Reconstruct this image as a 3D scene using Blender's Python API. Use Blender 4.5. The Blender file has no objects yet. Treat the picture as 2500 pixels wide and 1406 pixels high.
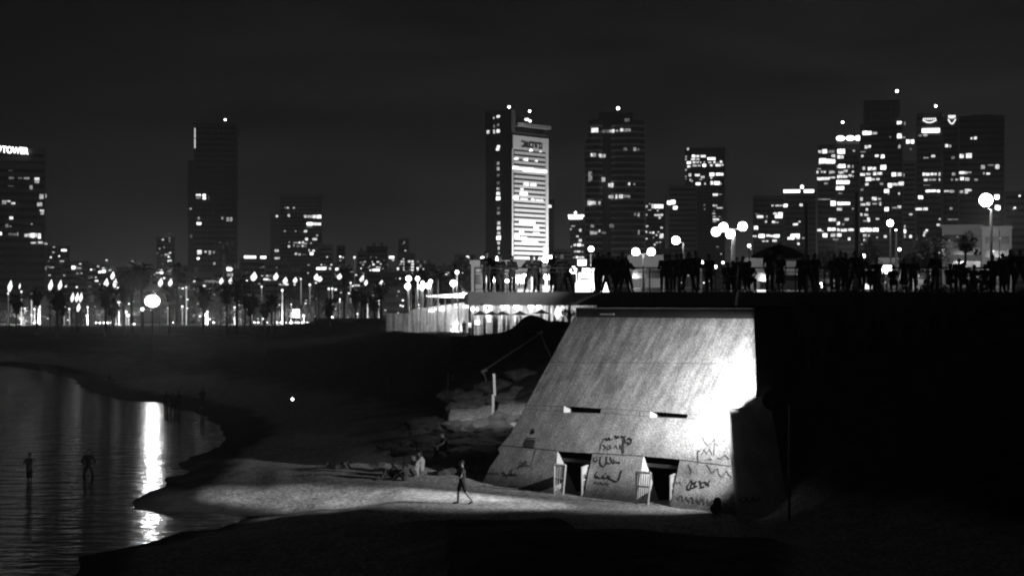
import bpy, bmesh, math, random
from mathutils import Vector, Matrix, noise
from mathutils.geometry import tessellate_polygon
C = bpy.context.scene
COL = C.collection
R = math.radians
rnd = random.Random(7)

# ------------------------------------------------------------ camera, sky, exposure
F, YH, CZ = 4500.0, 735.0, 9.0          # focal length in photo pixels, horizon row, eye height (m)
cam = bpy.data.cameras.new("camera"); cam.sensor_width = 36; cam.lens = 36 * F / 2500
cam.shift_y = (YH - 703) / 2500; cam.clip_start = 0.5; cam.clip_end = 20000
co = bpy.data.objects.new("camera", cam); COL.objects.link(co)
co.location = (0, 0, CZ); co.rotation_euler = (R(90), 0, 0); C.camera = co
C.view_settings.view_transform = 'Standard'; C.view_settings.look = 'None'
C.view_settings.exposure = 0; C.view_settings.gamma = 1
C.render.engine = 'CYCLES'
C.cycles.use_denoising = True; C.cycles.denoiser = 'OPENIMAGEDENOISE'; C.cycles.denoising_input_passes = 'RGB_ALBEDO_NORMAL'
C.cycles.max_bounces = 5; C.cycles.diffuse_bounces = 2; C.cycles.glossy_bounces = 3
C.cycles.transmission_bounces = 2; C.cycles.volume_bounces = 0
C.cycles.sample_clamp_indirect = 1.0; C.cycles.sample_clamp_direct = 40.0
C.cycles.filter_width = 2.1
C.cycles.pixel_filter_type = 'BLACKMAN_HARRIS'

w = bpy.data.worlds.new("World"); C.world = w; w.use_nodes = True
nt = w.node_tree; nt.nodes.clear()
def N(t, **k):
    n = nt.nodes.new(t)
    for a, b in k.items(): setattr(n, a, b)
    return n
tc = N('ShaderNodeTexCoord'); sep = N('ShaderNodeSeparateXYZ'); nt.links.new(tc.outputs['Generated'], sep.inputs[0])
el = N('ShaderNodeMapRange'); el.inputs[1].default_value = 0.0; el.inputs[2].default_value = 0.17
nt.links.new(sep.outputs['Z'], el.inputs[0])
rp = N('ShaderNodeValToRGB'); e = rp.color_ramp.elements
e[0].position = 0; e[0].color = (.026,)*3 + (1,); e[1].position = 1; e[1].color = (.0062,)*3 + (1,)
for p, v in ((.2, .0160), (.42, .0098), (.75, .0080)):
    q = rp.color_ramp.elements.new(p); q.color = (v,)*3 + (1,)
nt.links.new(el.outputs[0], rp.inputs[0])
mp = N('ShaderNodeMapping'); mp.inputs['Scale'].default_value = (6, 6, 30); nt.links.new(tc.outputs['Generated'], mp.inputs[0])
nz = N('ShaderNodeTexNoise'); nz.inputs['Scale'].default_value = 1.3; nz.inputs['Detail'].default_value = 5; nt.links.new(mp.outputs[0], nz.inputs[0])
cr = N('ShaderNodeMapRange'); cr.inputs[1].default_value = .3; cr.inputs[2].default_value = .7; cr.inputs[3].default_value = .6; cr.inputs[4].default_value = 1.35
nt.links.new(nz.outputs[0], cr.inputs[0])
# the town's glow is stronger over the right-hand, denser part
az = N('ShaderNodeMapRange'); az.inputs[1].default_value = -.3; az.inputs[2].default_value = .3; az.inputs[3].default_value = .62; az.inputs[4].default_value = 1.2
nt.links.new(sep.outputs['X'], az.inputs[0])
m1 = N('ShaderNodeMath', operation='MULTIPLY'); m2 = N('ShaderNodeMath', operation='MULTIPLY')
nt.links.new(cr.outputs[0], m1.inputs[0]); nt.links.new(az.outputs[0], m1.inputs[1])
vm = N('ShaderNodeVectorMath', operation='SCALE'); nt.links.new(rp.outputs[0], vm.inputs[0]); nt.links.new(m1.outputs[0], vm.inputs['Scale'])
# a night Nishita sky: sun well under the horizon, reduced to grey, adds the faint upper-air light
sk = N('ShaderNodeTexSky', sky_type='NISHITA', sun_disc=False); sk.sun_elevation = R(-6); sk.sun_rotation = R(200)
bw = N('ShaderNodeRGBToBW'); nt.links.new(sk.outputs[0], bw.inputs[0])
sm = N('ShaderNodeMath', operation='MULTIPLY'); sm.inputs[1].default_value = .002; nt.links.new(bw.outputs[0], sm.inputs[0])
ad = N('ShaderNodeVectorMath', operation='ADD'); nt.links.new(vm.outputs[0], ad.inputs[0]); nt.links.new(sm.outputs[0], ad.inputs[1])
gl = N('ShaderNodeMapRange', interpolation_type='SMOOTHSTEP'); gl.inputs[1].default_value = .055; gl.inputs[2].default_value = -.005; gl.inputs[3].default_value = 0; gl.inputs[4].default_value = .042; nt.links.new(sep.outputs['Z'], gl.inputs[0])
ga = N('ShaderNodeMapRange', interpolation_type='SMOOTHSTEP'); ga.inputs[1].default_value = -.12; ga.inputs[2].default_value = .26; ga.inputs[3].default_value = .45; ga.inputs[4].default_value = 1.1; nt.links.new(sep.outputs['X'], ga.inputs[0])
gm_ = N('ShaderNodeMath', operation='MULTIPLY'); nt.links.new(gl.outputs[0], gm_.inputs[0]); nt.links.new(ga.outputs[0], gm_.inputs[1])
ad2 = N('ShaderNodeVectorMath', operation='ADD'); nt.links.new(ad.outputs[0], ad2.inputs[0]); nt.links.new(gm_.outputs[0], ad2.inputs[1]); ad = ad2
bg = N('ShaderNodeBackground'); bg.inputs[1].default_value = 1.0; nt.links.new(ad.outputs[0], bg.inputs[0])
wo = N('ShaderNodeOutputWorld'); nt.links.new(bg.outputs[0], wo.inputs[0])

# ------------------------------------------------------------ helpers
def P(px, py, Y): return Vector(((px - 1250) / F * Y, Y, CZ - (py - YH) / F * Y))
def X(px, Y): return (px - 1250) / F * Y
def Zp(py, Y): return CZ - (py - YH) / F * Y
def PX(v): return 1250 + v[0] / v[1] * F

MATS = {}
def mat(name, col, rough=.8, var=.15, scale=3.0, bump=0.0, metal=0.0, spec=.3, stretch=None, fine=0.0, fscale=25.0):
    if name in MATS: return MATS[name]
    m = bpy.data.materials.new(name); m.use_nodes = True; t = m.node_tree; b = t.nodes['Principled BSDF']
    b.inputs['Roughness'].default_value = rough; b.inputs['Metallic'].default_value = metal
    b.inputs['Specular IOR Level'].default_value = spec
    L = t.links.new
    tcn = t.nodes.new('ShaderNodeTexCoord'); src = tcn.outputs['Object']
    if stretch:
        mpn = t.nodes.new('ShaderNodeMapping'); mpn.inputs['Scale'].default_value = stretch; L(src, mpn.inputs[0]); src = mpn.outputs[0]
    n = t.nodes.new('ShaderNodeTexNoise'); n.inputs['Scale'].default_value = scale; n.inputs['Detail'].default_value = 6; n.inputs['Roughness'].default_value = .65; L(src, n.inputs[0])
    mr = t.nodes.new('ShaderNodeMapRange'); mr.inputs[1].default_value = .3; mr.inputs[2].default_value = .7
    mr.inputs[3].default_value = col * (1 - var); mr.inputs[4].default_value = col * (1 + var); L(n.outputs[0], mr.inputs[0])
    out = mr.outputs[0]
    if fine:
        n2 = t.nodes.new('ShaderNodeTexNoise'); n2.inputs['Scale'].default_value = fscale; n2.inputs['Detail'].default_value = 2; L(tcn.outputs['Object'], n2.inputs[0])
        m2 = t.nodes.new('ShaderNodeMapRange'); m2.inputs[1].default_value = .3; m2.inputs[2].default_value = .7; m2.inputs[3].default_value = 1 - fine; m2.inputs[4].default_value = 1 + fine; L(n2.outputs[0], m2.inputs[0])
        mm = t.nodes.new('ShaderNodeMath'); mm.operation = 'MULTIPLY'; L(out, mm.inputs[0]); L(m2.outputs[0], mm.inputs[1]); out = mm.outputs[0]
    L(out, b.inputs['Base Color'])
    if bump:
        bp = t.nodes.new('ShaderNodeBump'); bp.inputs['Strength'].default_value = bump; bp.inputs['Distance'].default_value = .05; L(n.outputs[0], bp.inputs['Height']); L(bp.outputs[0], b.inputs['Normal'])
    MATS[name] = m; return m
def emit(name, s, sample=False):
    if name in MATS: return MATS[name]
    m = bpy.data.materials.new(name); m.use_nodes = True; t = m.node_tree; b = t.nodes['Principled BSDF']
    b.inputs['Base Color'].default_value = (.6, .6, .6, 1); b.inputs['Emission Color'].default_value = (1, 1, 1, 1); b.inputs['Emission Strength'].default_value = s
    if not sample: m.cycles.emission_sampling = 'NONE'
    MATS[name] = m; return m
def glow_mat(b):
    s = .75 * b ** 1.4
    q = min([.06, .12, .25, .45, .8, 1.3, 2.6], key=lambda v: abs(math.log(v / s)))
    # curtains, blinds and furniture break up the light inside a room
    name = 'lit_glass_%g' % q
    if name in MATS: return MATS[name]
    m = emit(name, q); t = m.node_tree; bs = t.nodes['Principled BSDF']
    tcn = t.nodes.new('ShaderNodeTexCoord'); n = t.nodes.new('ShaderNodeTexNoise'); n.inputs['Scale'].default_value = .9; n.inputs['Detail'].default_value = 3
    t.links.new(tcn.outputs['Object'], n.inputs[0])
    r = t.nodes.new('ShaderNodeMapRange'); r.inputs[1].default_value = .35; r.inputs[2].default_value = .65; r.inputs[3].default_value = q * .45; r.inputs[4].default_value = q * 1.5
    t.links.new(n.outputs[0], r.inputs[0]); t.links.new(r.outputs[0], bs.inputs['Emission Strength'])
    return m

class MB:
    def __init__(s): s.v = []; s.f = []
    def box(s, x0, y0, z0, x1, y1, z1):
        i = len(s.v); s.v += [(x, y, z) for z in (z0, z1) for y in (y0, y1) for x in (x0, x1)]
        s.f += [[i+a for a in q] for q in ((0,2,3,1),(4,5,7,6),(0,1,5,4),(2,6,7,3),(0,4,6,2),(1,3,7,5))]; return s
    def prism(s, pts, z0, z1):
        i = len(s.v); n = len(pts)
        s.v += [(p[0], p[1], z0) for p in pts] + [(p[0], p[1], z1) for p in pts]
        s.f += [[i+k for k in range(n)][::-1], [i+n+k for k in range(n)]] + [[i+k, i+(k+1) % n, i+n+(k+1) % n, i+n+k] for k in range(n)]; return s
    def hull(s, a, b):          # two loops of the same length joined into a solid
        i = len(s.v); n = len(a); s.v += [tuple(p) for p in a] + [tuple(p) for p in b]
        s.f += [[i+k for k in range(n)][::-1], [i+n+k for k in range(n)]] + [[i+k, i+(k+1) % n, i+n+(k+1) % n, i+n+k] for k in range(n)]; return s
    def tube(s, pts, rs, n=8, cap=True):
        pts = [Vector(p) for p in pts]
        if not hasattr(rs, '__len__'): rs = [rs] * len(pts)
        i0 = len(s.v)
        for k, p in enumerate(pts):
            d = (pts[min(k+1, len(pts)-1)] - pts[max(k-1, 0)]).normalized()
            a = d.cross(Vector((0, 0, 1)));
            if a.length < .01: a = d.cross(Vector((0, 1, 0)))
            a.normalize(); b = d.cross(a)
            for j in range(n):
                q = p + (a * math.cos(2*math.pi*j/n) + b * math.sin(2*math.pi*j/n)) * rs[k]; s.v.append(tuple(q))
        for k in range(len(pts)-1):
            for j in range(n):
                s.f.append([i0+k*n+j, i0+k*n+(j+1) % n, i0+(k+1)*n+(j+1) % n, i0+(k+1)*n+j])
        if cap: s.f += [[i0+j for j in range(n)][::-1], [i0+(len(pts)-1)*n+j for j in range(n)]]
        return s
    def lathe(s, c, prof, n=12):
        i0 = len(s.v)
        for r, z in prof:
            for j in range(n): s.v.append((c[0]+r*math.cos(2*math.pi*j/n), c[1]+r*math.sin(2*math.pi*j/n), c[2]+z))
        for k in range(len(prof)-1):
            for j in range(n): s.f.append([i0+k*n+j, i0+k*n+(j+1) % n, i0+(k+1)*n+(j+1) % n, i0+(k+1)*n+j])
        s.f += [[i0+j for j in range(n)][::-1], [i0+(len(prof)-1)*n+j for j in range(n)]]; return s
    def ball(s, c, r, n=12, sx=1, sy=1, sz=1):
        m = n // 2; i0 = len(s.v)
        s.v.append((c[0], c[1], c[2]-r*sz))
        for k in range(1, m):
            a = math.pi*k/m
            for j in range(n): s.v.append((c[0]+r*sx*math.sin(a)*math.cos(2*math.pi*j/n), c[1]+r*sy*math.sin(a)*math.sin(2*math.pi*j/n), c[2]-r*sz*math.cos(a)))
        s.v.append((c[0], c[1], c[2]+r*sz)); top = len(s.v)-1
        for j in range(n):
            s.f.append([i0, i0+1+(j+1) % n, i0+1+j]); s.f.append([top, i0+1+(m-2)*n+j, i0+1+(m-2)*n+(j+1) % n])
            for k in range(m-2): s.f.append([i0+1+k*n+j, i0+1+k*n+(j+1) % n, i0+1+(k+1)*n+(j+1) % n, i0+1+(k+1)*n+j])
        return s
    def mesh(s, name):
        me = bpy.data.meshes.new(name); me.from_pydata([tuple(v) for v in s.v], [], s.f); me.update(); return me
    def build(s, name, m, parent=None, smooth=False, loc=None):
        me = s.mesh(name); me.materials.append(m)
        if smooth: me.polygons.foreach_set('use_smooth', [True]*len(me.polygons))
        o = bpy.data.objects.new(name, me); COL.objects.link(o)
        if parent is not None: o.parent = parent
        if loc is not None: o.location = loc
        return o
def empty(name, loc, label, cat, group=None, rz=0):
    o = bpy.data.objects.new(name, None); COL.objects.link(o); o.location = loc; o.rotation_euler.z = rz; o.empty_display_size = .5
    return tag(o, label, cat, group)
def tag(o, label, cat, group=None):
    o['label'] = label; o['category'] = cat
    if group: o['group'] = group
    return o
def setting(o, kind='structure'): o['kind'] = kind; return o
def copy_tree(o, parent=None, loc=None, rz=None, label=None):
    c = o.copy(); COL.objects.link(c); c.parent = parent
    if loc is not None: c.location = loc
    if rz is not None: c.rotation_euler.z = rz
    if label: c['label'] = label
    for ch in o.children: copy_tree(ch, c)
    return c
def unseen_light(parent, power, loc, r=.2):
    l = bpy.data.lights.new('unseen_light', 'POINT'); l.energy = power; l.shadow_soft_size = r
    o = bpy.data.objects.new('unseen_light', l); COL.objects.link(o); o.parent = parent; o.location = loc; return o
NTH = 'first second third fourth fifth sixth seventh eighth ninth tenth eleventh twelfth thirteenth fourteenth fifteenth sixteenth seventeenth eighteenth nineteenth twentieth'.split()
NTH += ['twenty-' + q for q in NTH[:9]] + ['thirtieth'] + ['thirty-' + q for q in NTH[:9]] + ['fortieth'] + ['forty-' + q for q in NTH[:9]] + ['fiftieth'] + ['fifty-' + q for q in NTH[:9]]
Z = {1: (0, 280, 3.906), 2: (600, 420, 3.906), 3: (1140, 230, 3.43), 4: (1560, 330, 4.017), 5: (1960, 190, 2.991),
     6: (0, 620, 4.464), 7: (500, 620, 4.464), 8: (940, 620, 4.464), 9: (1440, 560, 4.464), 10: (1160, 970, 4.8475), 11: (1500, 970, 4.26), 12: (1140, 590, 6.944)}
def zz(k, x, y): a, b, s = Z[k]; return (a + x / s, b + y / s)

# ------------------------------------------------------------ materials
M = dict(
 conc=mat('dark_concrete', .09, .9, .2, .3), facade=mat('facade_render', .16, .9, .15, .2), facade2=mat('facade_stone', .10, .9, .2, .25), facade3=mat('facade_pale', .28, .9, .12, .2),
 glass=mat('dark_glass', .03, .12, .2, .4, spec=.5), whiteband=mat('pale_spandrel', .72, .8, .06, .5), metal=mat('grey_metal', .35, .5, .1, 3, metal=.0),
 dark=mat('dark_metal', .04, .5, .2, 5), white=mat('white_paint', .75, .6, .06, 6), sandm=mat('sand', .36, .95, .12, .6, bump=.4, fine=.28, fscale=9),
 rock=mat('wet_rock', .13, .85, .4, 1.6, bump=.6), deck=mat('deck_concrete', .14, .9, .25, .8), trunk=mat('palm_bark', .07, .95, .3, 4), leaf=mat('palm_leaf', .05, .7, .3, 2),
 leaf2=mat('tree_leaf', .10, .7, .4, 1.2), skin=mat('skin', .30, .6, .08, 9), skin2=mat('skin_dark', .16, .6, .08, 9), black_cloth=mat('dark_cloth', .03, .9, .2, 9), grey_cloth=mat('grey_cloth', .14, .9, .2, 9),
 pale_cloth=mat('pale_cloth', .55, .9, .1, 9), hair=mat('dark_hair', .015, .6, .2, 30), paint=mat('graffiti_paint', .035, .8, .4, 5), paint2=mat('faded_graffiti', .11, .85, .4, 5),
 dune=mat('dune_earth', .08, .95, .4, .5, bump=.6, fine=.2, fscale=6), canvas=mat('dark_canvas', .045, .9, .2, 2), paving=mat('paving', .12, .9, .2, .3),
)
GLOBE = emit('globe_glow', 14, True); BIGGLOBE = emit('bright_globe_glow', 34, True); TINY = emit('small_lamp_glow', 20); SIGN_LIT_GLOW = emit('sign_lit_glow', 4.0); AVI = emit('warning_light_glow', 14)
# ------------------------------------------------------------ terrain
def Yw(y): return 40500.0 / (y - 735)
tail = [(300, 5.0), (400, 4.6), (600, 1.3), (640, 1.1)]
COLS = {  # nearest rows raised so the dark tone stands in for unlit ground
 -700: [(38, 1.9), (58, 1.8), (66, .9), (75, .5), (180, .6), (225, .9), (250, 1.7), (590, 1.4), (640, 1.2)],
 200: [(38, 1.9), (58, 1.8), (64, .9), (75, .45), (150, .5), (178, .8), (205, 1.6), (300, 1.9), (590, 1.4), (640, 1.2)],
 480: [(38, 1.9), (60, 1.8), (68, .7), (75, .4), (100, .42), (140, .5), (170, .8), (195, 1.6), (260, 1.9), (590, 1.4), (640, 1.2)],
 600: [(38, 1.9), (60, 1.8), (68, .6), (73, .5), (78, .5), (90, .5), (115, .45), (128, .32), (140, .5), (200, 2.6), (300, 1.8), (590, 1.5), (640, 1.2)],
 700: [(38, 1.9), (61, 1.8), (68, .6), (73, .7), (90, .74), (98, .5), (110, .7), (150, 1.6), (200, 3.4), (260, 2.5), (450, 2), (500, 2.6), (560, 1.6), (640, 1.2)],
 800: [(38, 1.9), (61, 1.8), (68, .6), (73, .85), (89, .95), (97, .5), (110, .9), (150, 2.2), (200, 3.9), (260, 3), (420, 3.6), (480, 4.5), (560, 1.6), (640, 1.2)],
 900: [(38, 1.9), (61, 1.8), (68, .6), (73, .88), (87, .98), (95, 1.2), (105, 2), (125, 3.2), (200, 4.2), (300, 4), (400, 5.2), (480, 3), (560, 1.4), (640, 1.2)],
 940: [(38, 1.9), (61, 1.8), (68, .6), (73, .88), (85, .98), (92, 1.5), (105, 2.7), (130, 4.2), (200, 6.1), (230, 5.3)] + tail,
 1040: [(38, 1.9), (61, 1.8), (68, .6), (73, .9), (82, .95), (88, 1.5), (95, 2.6), (101, 3.0), (108, 3.4), (125, 5.3), (150, 6.95), (165, 6), (190, 4.9)] + tail,
 1150: [(38, 1.9), (61, 1.8), (68, .6), (72, .9), (80, .93), (85, 1.3), (91, 2.6), (94, 3.0), (101, 3.3), (105, 3.8), (122, 6.7), (130, 6), (150, 5.0)] + tail,
 1230: [(38, 1.9), (61, 1.8), (68, .6), (71, .9), (80, .93), (84, 1.2), (90, 2.6), (93, 3.1), (100, 3.5), (105, 4.2), (120, 7.0), (130, 6.4), (150, 5.0)] + tail,
 1300: [(38, 1.9), (61, 1.8), (68, .6), (70, .9), (80, .93), (84, 1.2), (90, 2.8), (95, 3.4), (102, 4.6), (120, 8.1), (128, 7.4), (150, 5.0)] + tail,
 1360: [(38, 1.9), (61, 1.8), (68, .6), (70, .9), (86, .93), (92, 2.4), (102, 4.8), (118, 7.75), (128, 7.3), (150, 5.0)] + tail,
 1425: [(38, 1.9), (59, 1.7), (65, .7), (68, .85), (88, .93), (95, 3), (104, 5.2), (116, 7.6), (126, 7.4), (150, 5.0)] + tail,
 1480: [(38, 1.9), (59, 1.7), (65, .7), (68, .85), (88, .93), (93, 3), (97, 8.6), (99, 9.0), (250, 9.0), (256, 5.0)] + tail,
 1780: [(38, 1.9), (58, 1.6), (65, .7), (68, .85), (86, .93), (91, 3), (95, 8.6), (98, 9.0), (250, 9.0), (256, 5.0)] + tail,
 1850: [(38, 1.9), (58, 1.6), (66, .3), (73, .5), (82, 2.6), (89, 7.0), (93, 8.6), (98, 9.0), (250, 9.0), (256, 5.0)] + tail,
 2100: [(38, .3), (58, .5), (64, .8), (73, 2.0), (80, 4.5), (86, 7.8), (90, 8.8), (98, 9.0), (250, 9.0), (256, 5.0)] + tail,
 2500: [(38, .5), (54, .8), (62, 1.6), (73, 4.0), (80, 7.0), (84, 8.6), (90, 9.0), (250, 9.0), (256, 5.0)] + tail,
 3200: [(38, 1.5), (54, 2.8), (62, 4.6), (73, 7.0), (80, 8.4), (84, 8.9), (90, 9.0), (250, 9.0), (256, 5.0)] + tail,
}
BAY = [(-900, 890), (0, 893), (90, 903), (180, 925), (205, 952), (300, 978), (390, 983), (440, 1000), (490, 1010), (540, 1045), (552, 1078), (500, 1100), (452, 1118), (438, 1150), (418, 1178), (372, 1200), (335, 1222), (330, 1240), (372, 1250), (480, 1253), (600, 1258), (618, 1264), (560, 1278), (470, 1298), (385, 1318), (300, 1338), (210, 1358), (172, 1385), (165, 1420), (160, 1600), (-900, 1600)]
BAYW = [((a - 1250)/F*Yw(b), Yw(b)) for a, b in BAY]
def bay_dist(x, y):
    best = 1e9; ins = False; n = len(BAYW)
    for i in range(n):
        x0, y0 = BAYW[i]; x1, y1 = BAYW[(i+1) % n]; dx, dy = x1-x0, y1-y0; t_ = max(0, min(1, ((x-x0)*dx + (y-y0)*dy)/(dx*dx + dy*dy))); best = min(best, math.hypot(x-x0-dx*t_, y-y0-dy*t_))
        if (y0 > y) != (y1 > y) and x < (x1-x0)*(y-y0)/(y1-y0) + x0: ins = not ins
    return -best if ins else best
KEYS = sorted(COLS)
def lerp_col(c, Y):
    if Y <= c[0][0]: return c[0][1]
    for (a, za), (b, zb) in zip(c, c[1:]):
        if Y <= b:
            f = (Y - a) / (b - a); return za + (zb - za) * f
    return c[-1][1]
def ground_z(x, Y):
    px = 1250 + x / Y * F
    px = max(-700, min(3200, px))
    for a, b in zip(KEYS, KEYS[1:]):
        if px <= b: break
    f = (px - a) / (b - a); f = f*f*(3-2*f); z = lerp_col(COLS[a], Y) * (1 - f) + lerp_col(COLS[b], Y) * f
    k = max(0, min(1, (z - 1.2) / 2)) * (0 if (Y > 96 and z > 8.9) else 1)
    nn = noise.fractal(Vector((x * .16, Y * .12, 3)), 1.0, 2.0, 4)
    fine = noise.noise(Vector((x * 1.3, Y * 1.0, 0)))
    z += nn * .45 * k + fine * .02 * min(1, max(0, z * 3))
    if px < 1100 and 45 < Y < 290:
        d = bay_dist(x, Y) + .7 * noise.fractal(Vector((x*.4, Y*.22, 7)), 1, 2, 3)
        z = -min(.45, .02 - d*.10) if d < 0 else min(z, d*.14)
    return z
rows = []
Y = 38.0
while Y < 640: rows.append(Y); Y += .8 if Y < 62 else (.4 if Y < 98 else (.8 if Y < 165 else (2.5 if Y < 300 else 8)))
rows.append(640.0)
cols = list(range(-700, 3201, 15))
mb = MB()
for Y in rows:
    for c in cols:
        x = X(c, Y); mb.v.append((x, Y, ground_z(x, Y)))
nc = len(cols)
sand_f, dune_f = [], []
for r in range(len(rows) - 1):
    for c in range(nc - 1):
        q = [r*nc+c, r*nc+c+1, (r+1)*nc+c+1, (r+1)*nc+c]; mb.f.append(q)
me = mb.mesh('ground')
# damp sand along the water is darker and glossier; earth and scrub on the slopes; unlit foreground shade painted in the same tone
gm = bpy.data.materials.new('beach_ground'); gm.use_nodes = True; t = gm.node_tree; b = t.nodes['Principled BSDF']; L = t.links.new
geo = t.nodes.new('ShaderNodeNewGeometry'); sx = t.nodes.new('ShaderNodeSeparateXYZ'); L(geo.outputs['Position'], sx.inputs[0])
def tn(scale, detail=4, vec=None, rough=.6):
    n = t.nodes.new('ShaderNodeTexNoise'); n.inputs['Scale'].default_value = scale; n.inputs['Detail'].default_value = detail; n.inputs['Roughness'].default_value = rough
    L(vec if vec is not None else geo.outputs['Position'], n.inputs[0]); return n.outputs[0]
def mr(src, a, b_, c, d):
    n = t.nodes.new('ShaderNodeMapRange'); n.interpolation_type = 'SMOOTHSTEP'
    for i, v in enumerate((a, b_, c, d)): n.inputs[i+1].default_value = v
    L(src, n.inputs[0]); return n.outputs[0]
def mx(op, a, b_):
    n = t.nodes.new('ShaderNodeMath'); n.operation = op
    for i, v in enumerate((a, b_)):
        if isinstance(v, (int, float)): n.inputs[i].default_value = v
        else: L(v, n.inputs[i])
    return n.outputs[0]
wob = mx('ADD', sx.outputs['Z'], mx('MULTIPLY', mx('SUBTRACT', tn(.35), .5), .25))
wet = mr(mx('SUBTRACT', wob, mr(sx.outputs['X'], -16.5, -10.5, .30, 0)), .05, .30, 0, 1)                      # 0 wet .. 1 dry
high = mr(mx('ADD', sx.outputs['Z'], mx('MULTIPLY', mx('SUBTRACT', tn(.25, 5), .5), 1.2)), 1.1, 1.9, 0, 1)
dry = mx('MULTIPLY', mr(tn(7, 3), .3, .7, .42, 1.6), mr(tn(1.1, 6), .3, .7, .80, 1.15))
dry = mx('MULTIPLY', dry, .34)
earth_and_shade = mx('MULTIPLY', mr(tn(1.4, 7), .3, .7, .35, 1.5), .035)
c1 = mx('ADD', mx('MULTIPLY', dry, wet), mx('MULTIPLY', mx('SUBTRACT', 1, wet), .045))
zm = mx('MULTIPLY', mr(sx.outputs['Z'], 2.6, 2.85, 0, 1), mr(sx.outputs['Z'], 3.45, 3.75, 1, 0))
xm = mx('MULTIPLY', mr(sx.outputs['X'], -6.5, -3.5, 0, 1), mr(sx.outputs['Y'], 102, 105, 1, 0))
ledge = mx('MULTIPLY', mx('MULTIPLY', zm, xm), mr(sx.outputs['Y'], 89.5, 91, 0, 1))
earth_and_shade = mx('ADD', mx('MULTIPLY', earth_and_shade, mx('SUBTRACT', 1, ledge)), mx('MULTIPLY', ledge, dry))
c2 = mx('ADD', mx('MULTIPLY', c1, mx('SUBTRACT', 1, high)), mx('MULTIPLY', earth_and_shade, high))
L(c2, b.inputs['Base Color']); L(mr(wet, 0, 1, .65, .95), b.inputs['Roughness'])
b.inputs['Specular IOR Level'].default_value = .1
bp = t.nodes.new('ShaderNodeBump'); bp.inputs['Strength'].default_value = .55; bp.inputs['Distance'].default_value = .06
L(tn(3.2, 6), bp.inputs['Height']); L(bp.outputs[0], b.inputs['Normal'])
dfn = t.nodes.new('ShaderNodeBsdfDiffuse'); dfn.inputs['Roughness'].default_value = .6; L(c2, dfn.inputs['Color']); L(bp.outputs[0], dfn.inputs['Normal'])
L(dfn.outputs[0], t.nodes['Material Output'].inputs['Surface']); t.nodes.remove(b)
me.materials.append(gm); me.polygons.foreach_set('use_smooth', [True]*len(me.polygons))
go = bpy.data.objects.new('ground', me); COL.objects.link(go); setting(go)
setting(MB().box(-7000, 600, -3, 7000, 14000, 1.06).build('city_ground', M['paving']))

# water
wm = bpy.data.materials.new('sea_water'); wm.use_nodes = True; t = wm.node_tree; b = t.nodes['Principled BSDF']; L = t.links.new
b.inputs['Base Color'].default_value = (.012, .012, .012, 1); b.inputs['Roughness'].default_value = .06; b.inputs['IOR'].default_value = 1.33
geo = t.nodes.new('ShaderNodeNewGeometry')
def mapped(s):
    n = t.nodes.new('ShaderNodeMapping'); n.inputs['Scale'].default_value = s; L(geo.outputs['Position'], n.inputs[0]); return n.outputs[0]
h1 = tn(1.0, 3, mapped((.55, .80, 1))); h2 = tn(1.0, 4, mapped((.7, 2.6, 1)), .6)
sx2 = t.nodes.new('ShaderNodeSeparateXYZ'); L(geo.outputs['Position'], sx2.inputs[0])
calm = mr(mx('ADD', sx2.outputs['X'], mx('MULTIPLY', sx2.outputs['Y'], .21)), -9, -.5, 2.4, .75)     # ripples die out in the sheltered bay near the spit
hh = mx('MULTIPLY', mx('ADD', mx('MULTIPLY', h1, 1.0), mx('MULTIPLY', h2, .14)), calm)
bp = t.nodes.new('ShaderNodeBump'); bp.inputs['Strength'].default_value = 1.0; bp.inputs['Distance'].default_value = .09; L(hh, bp.inputs['Height']); L(bp.outputs[0], b.inputs['Normal'])
mb = MB(); mb.v = [(-3000, 20, 0), (60, 20, 0), (60, 420, 0), (-3000, 420, 0)]; mb.f = [[0, 1, 2, 3]]
setting(mb.build('water', wm))

# ------------------------------------------------------------ the sloped concrete building
B0 = Vector((-1.3, 81, .9)); B1 = Vector((8.2, 70.8, .9)); U = (B1 - B0).normalized(); NB = Vector((-U.y, U.x, 0))
BACK, HGT = 5.65, 7.35; UP = NB * BACK + Vector((0, 0, HGT)); LEN = UP.length; T = UP / LEN; NF = U.cross(T)
def hit(px, py):
    d = Vector(((px - 1250) / F, 1, -(py - YH) / F)); o = Vector((0, 0, CZ)); return o + d * ((B0 - o).dot(NF) / d.dot(NF))
def st(p): return ((p - B0).dot(U), (p - B0).dot(T))
def W(s, q, off=0.0): return B0 + U * s + T * q + NF * off
root = empty('sloped_beach_building', B0, 'floodlit sloping concrete building with graffiti and two doorways on the sand', 'building')
def sub(mbx, name, m, parent=root, smooth=False):
    mbx.v = [tuple(Vector(v) - B0) for v in mbx.v]; return mbx.build(name, m, parent, smooth)
outer = [(0, -.8), (14.95, -.8), (14.4, .1), (13.8, 1.05), (13.15, 2.08), (12.3, 3.45), (11.48, 4.76), (11.75, 4.76), (12.1, 4.80), (12.5, 4.9), (12.85, 5.08), (12.55, 5.8), (12.1, 6.65), (11.4, 7.95), (10.65, 9.3), (0, 9.3), (0, 2.7), (-.22, 2.15), (-.26, 1.95), (-.02, 1.7), (-.16, 1.0), (-.1, .3)]
def hole(pts): return [st(hit(*p)) for p in pts]
doors = [hole([(1361, 1101), (1447, 1106), (1424, 1216), (1353, 1210)]), hole([(1571, 1113), (1660, 1121), (1636, 1238), (1552, 1230)])]
slits = [hole([(1377, 991), (1469, 997), (1465, 1009), (1376, 1007)]), hole([(1588, 1004), (1679, 1011), (1677, 1021.5), (1587, 1019)])]
loops = [outer] + doors + slits
tri = tessellate_polygon([[Vector((a, b_, 0)) for a, b_ in l] for l in loops])
flat = [p for l in loops for p in l]
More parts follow.
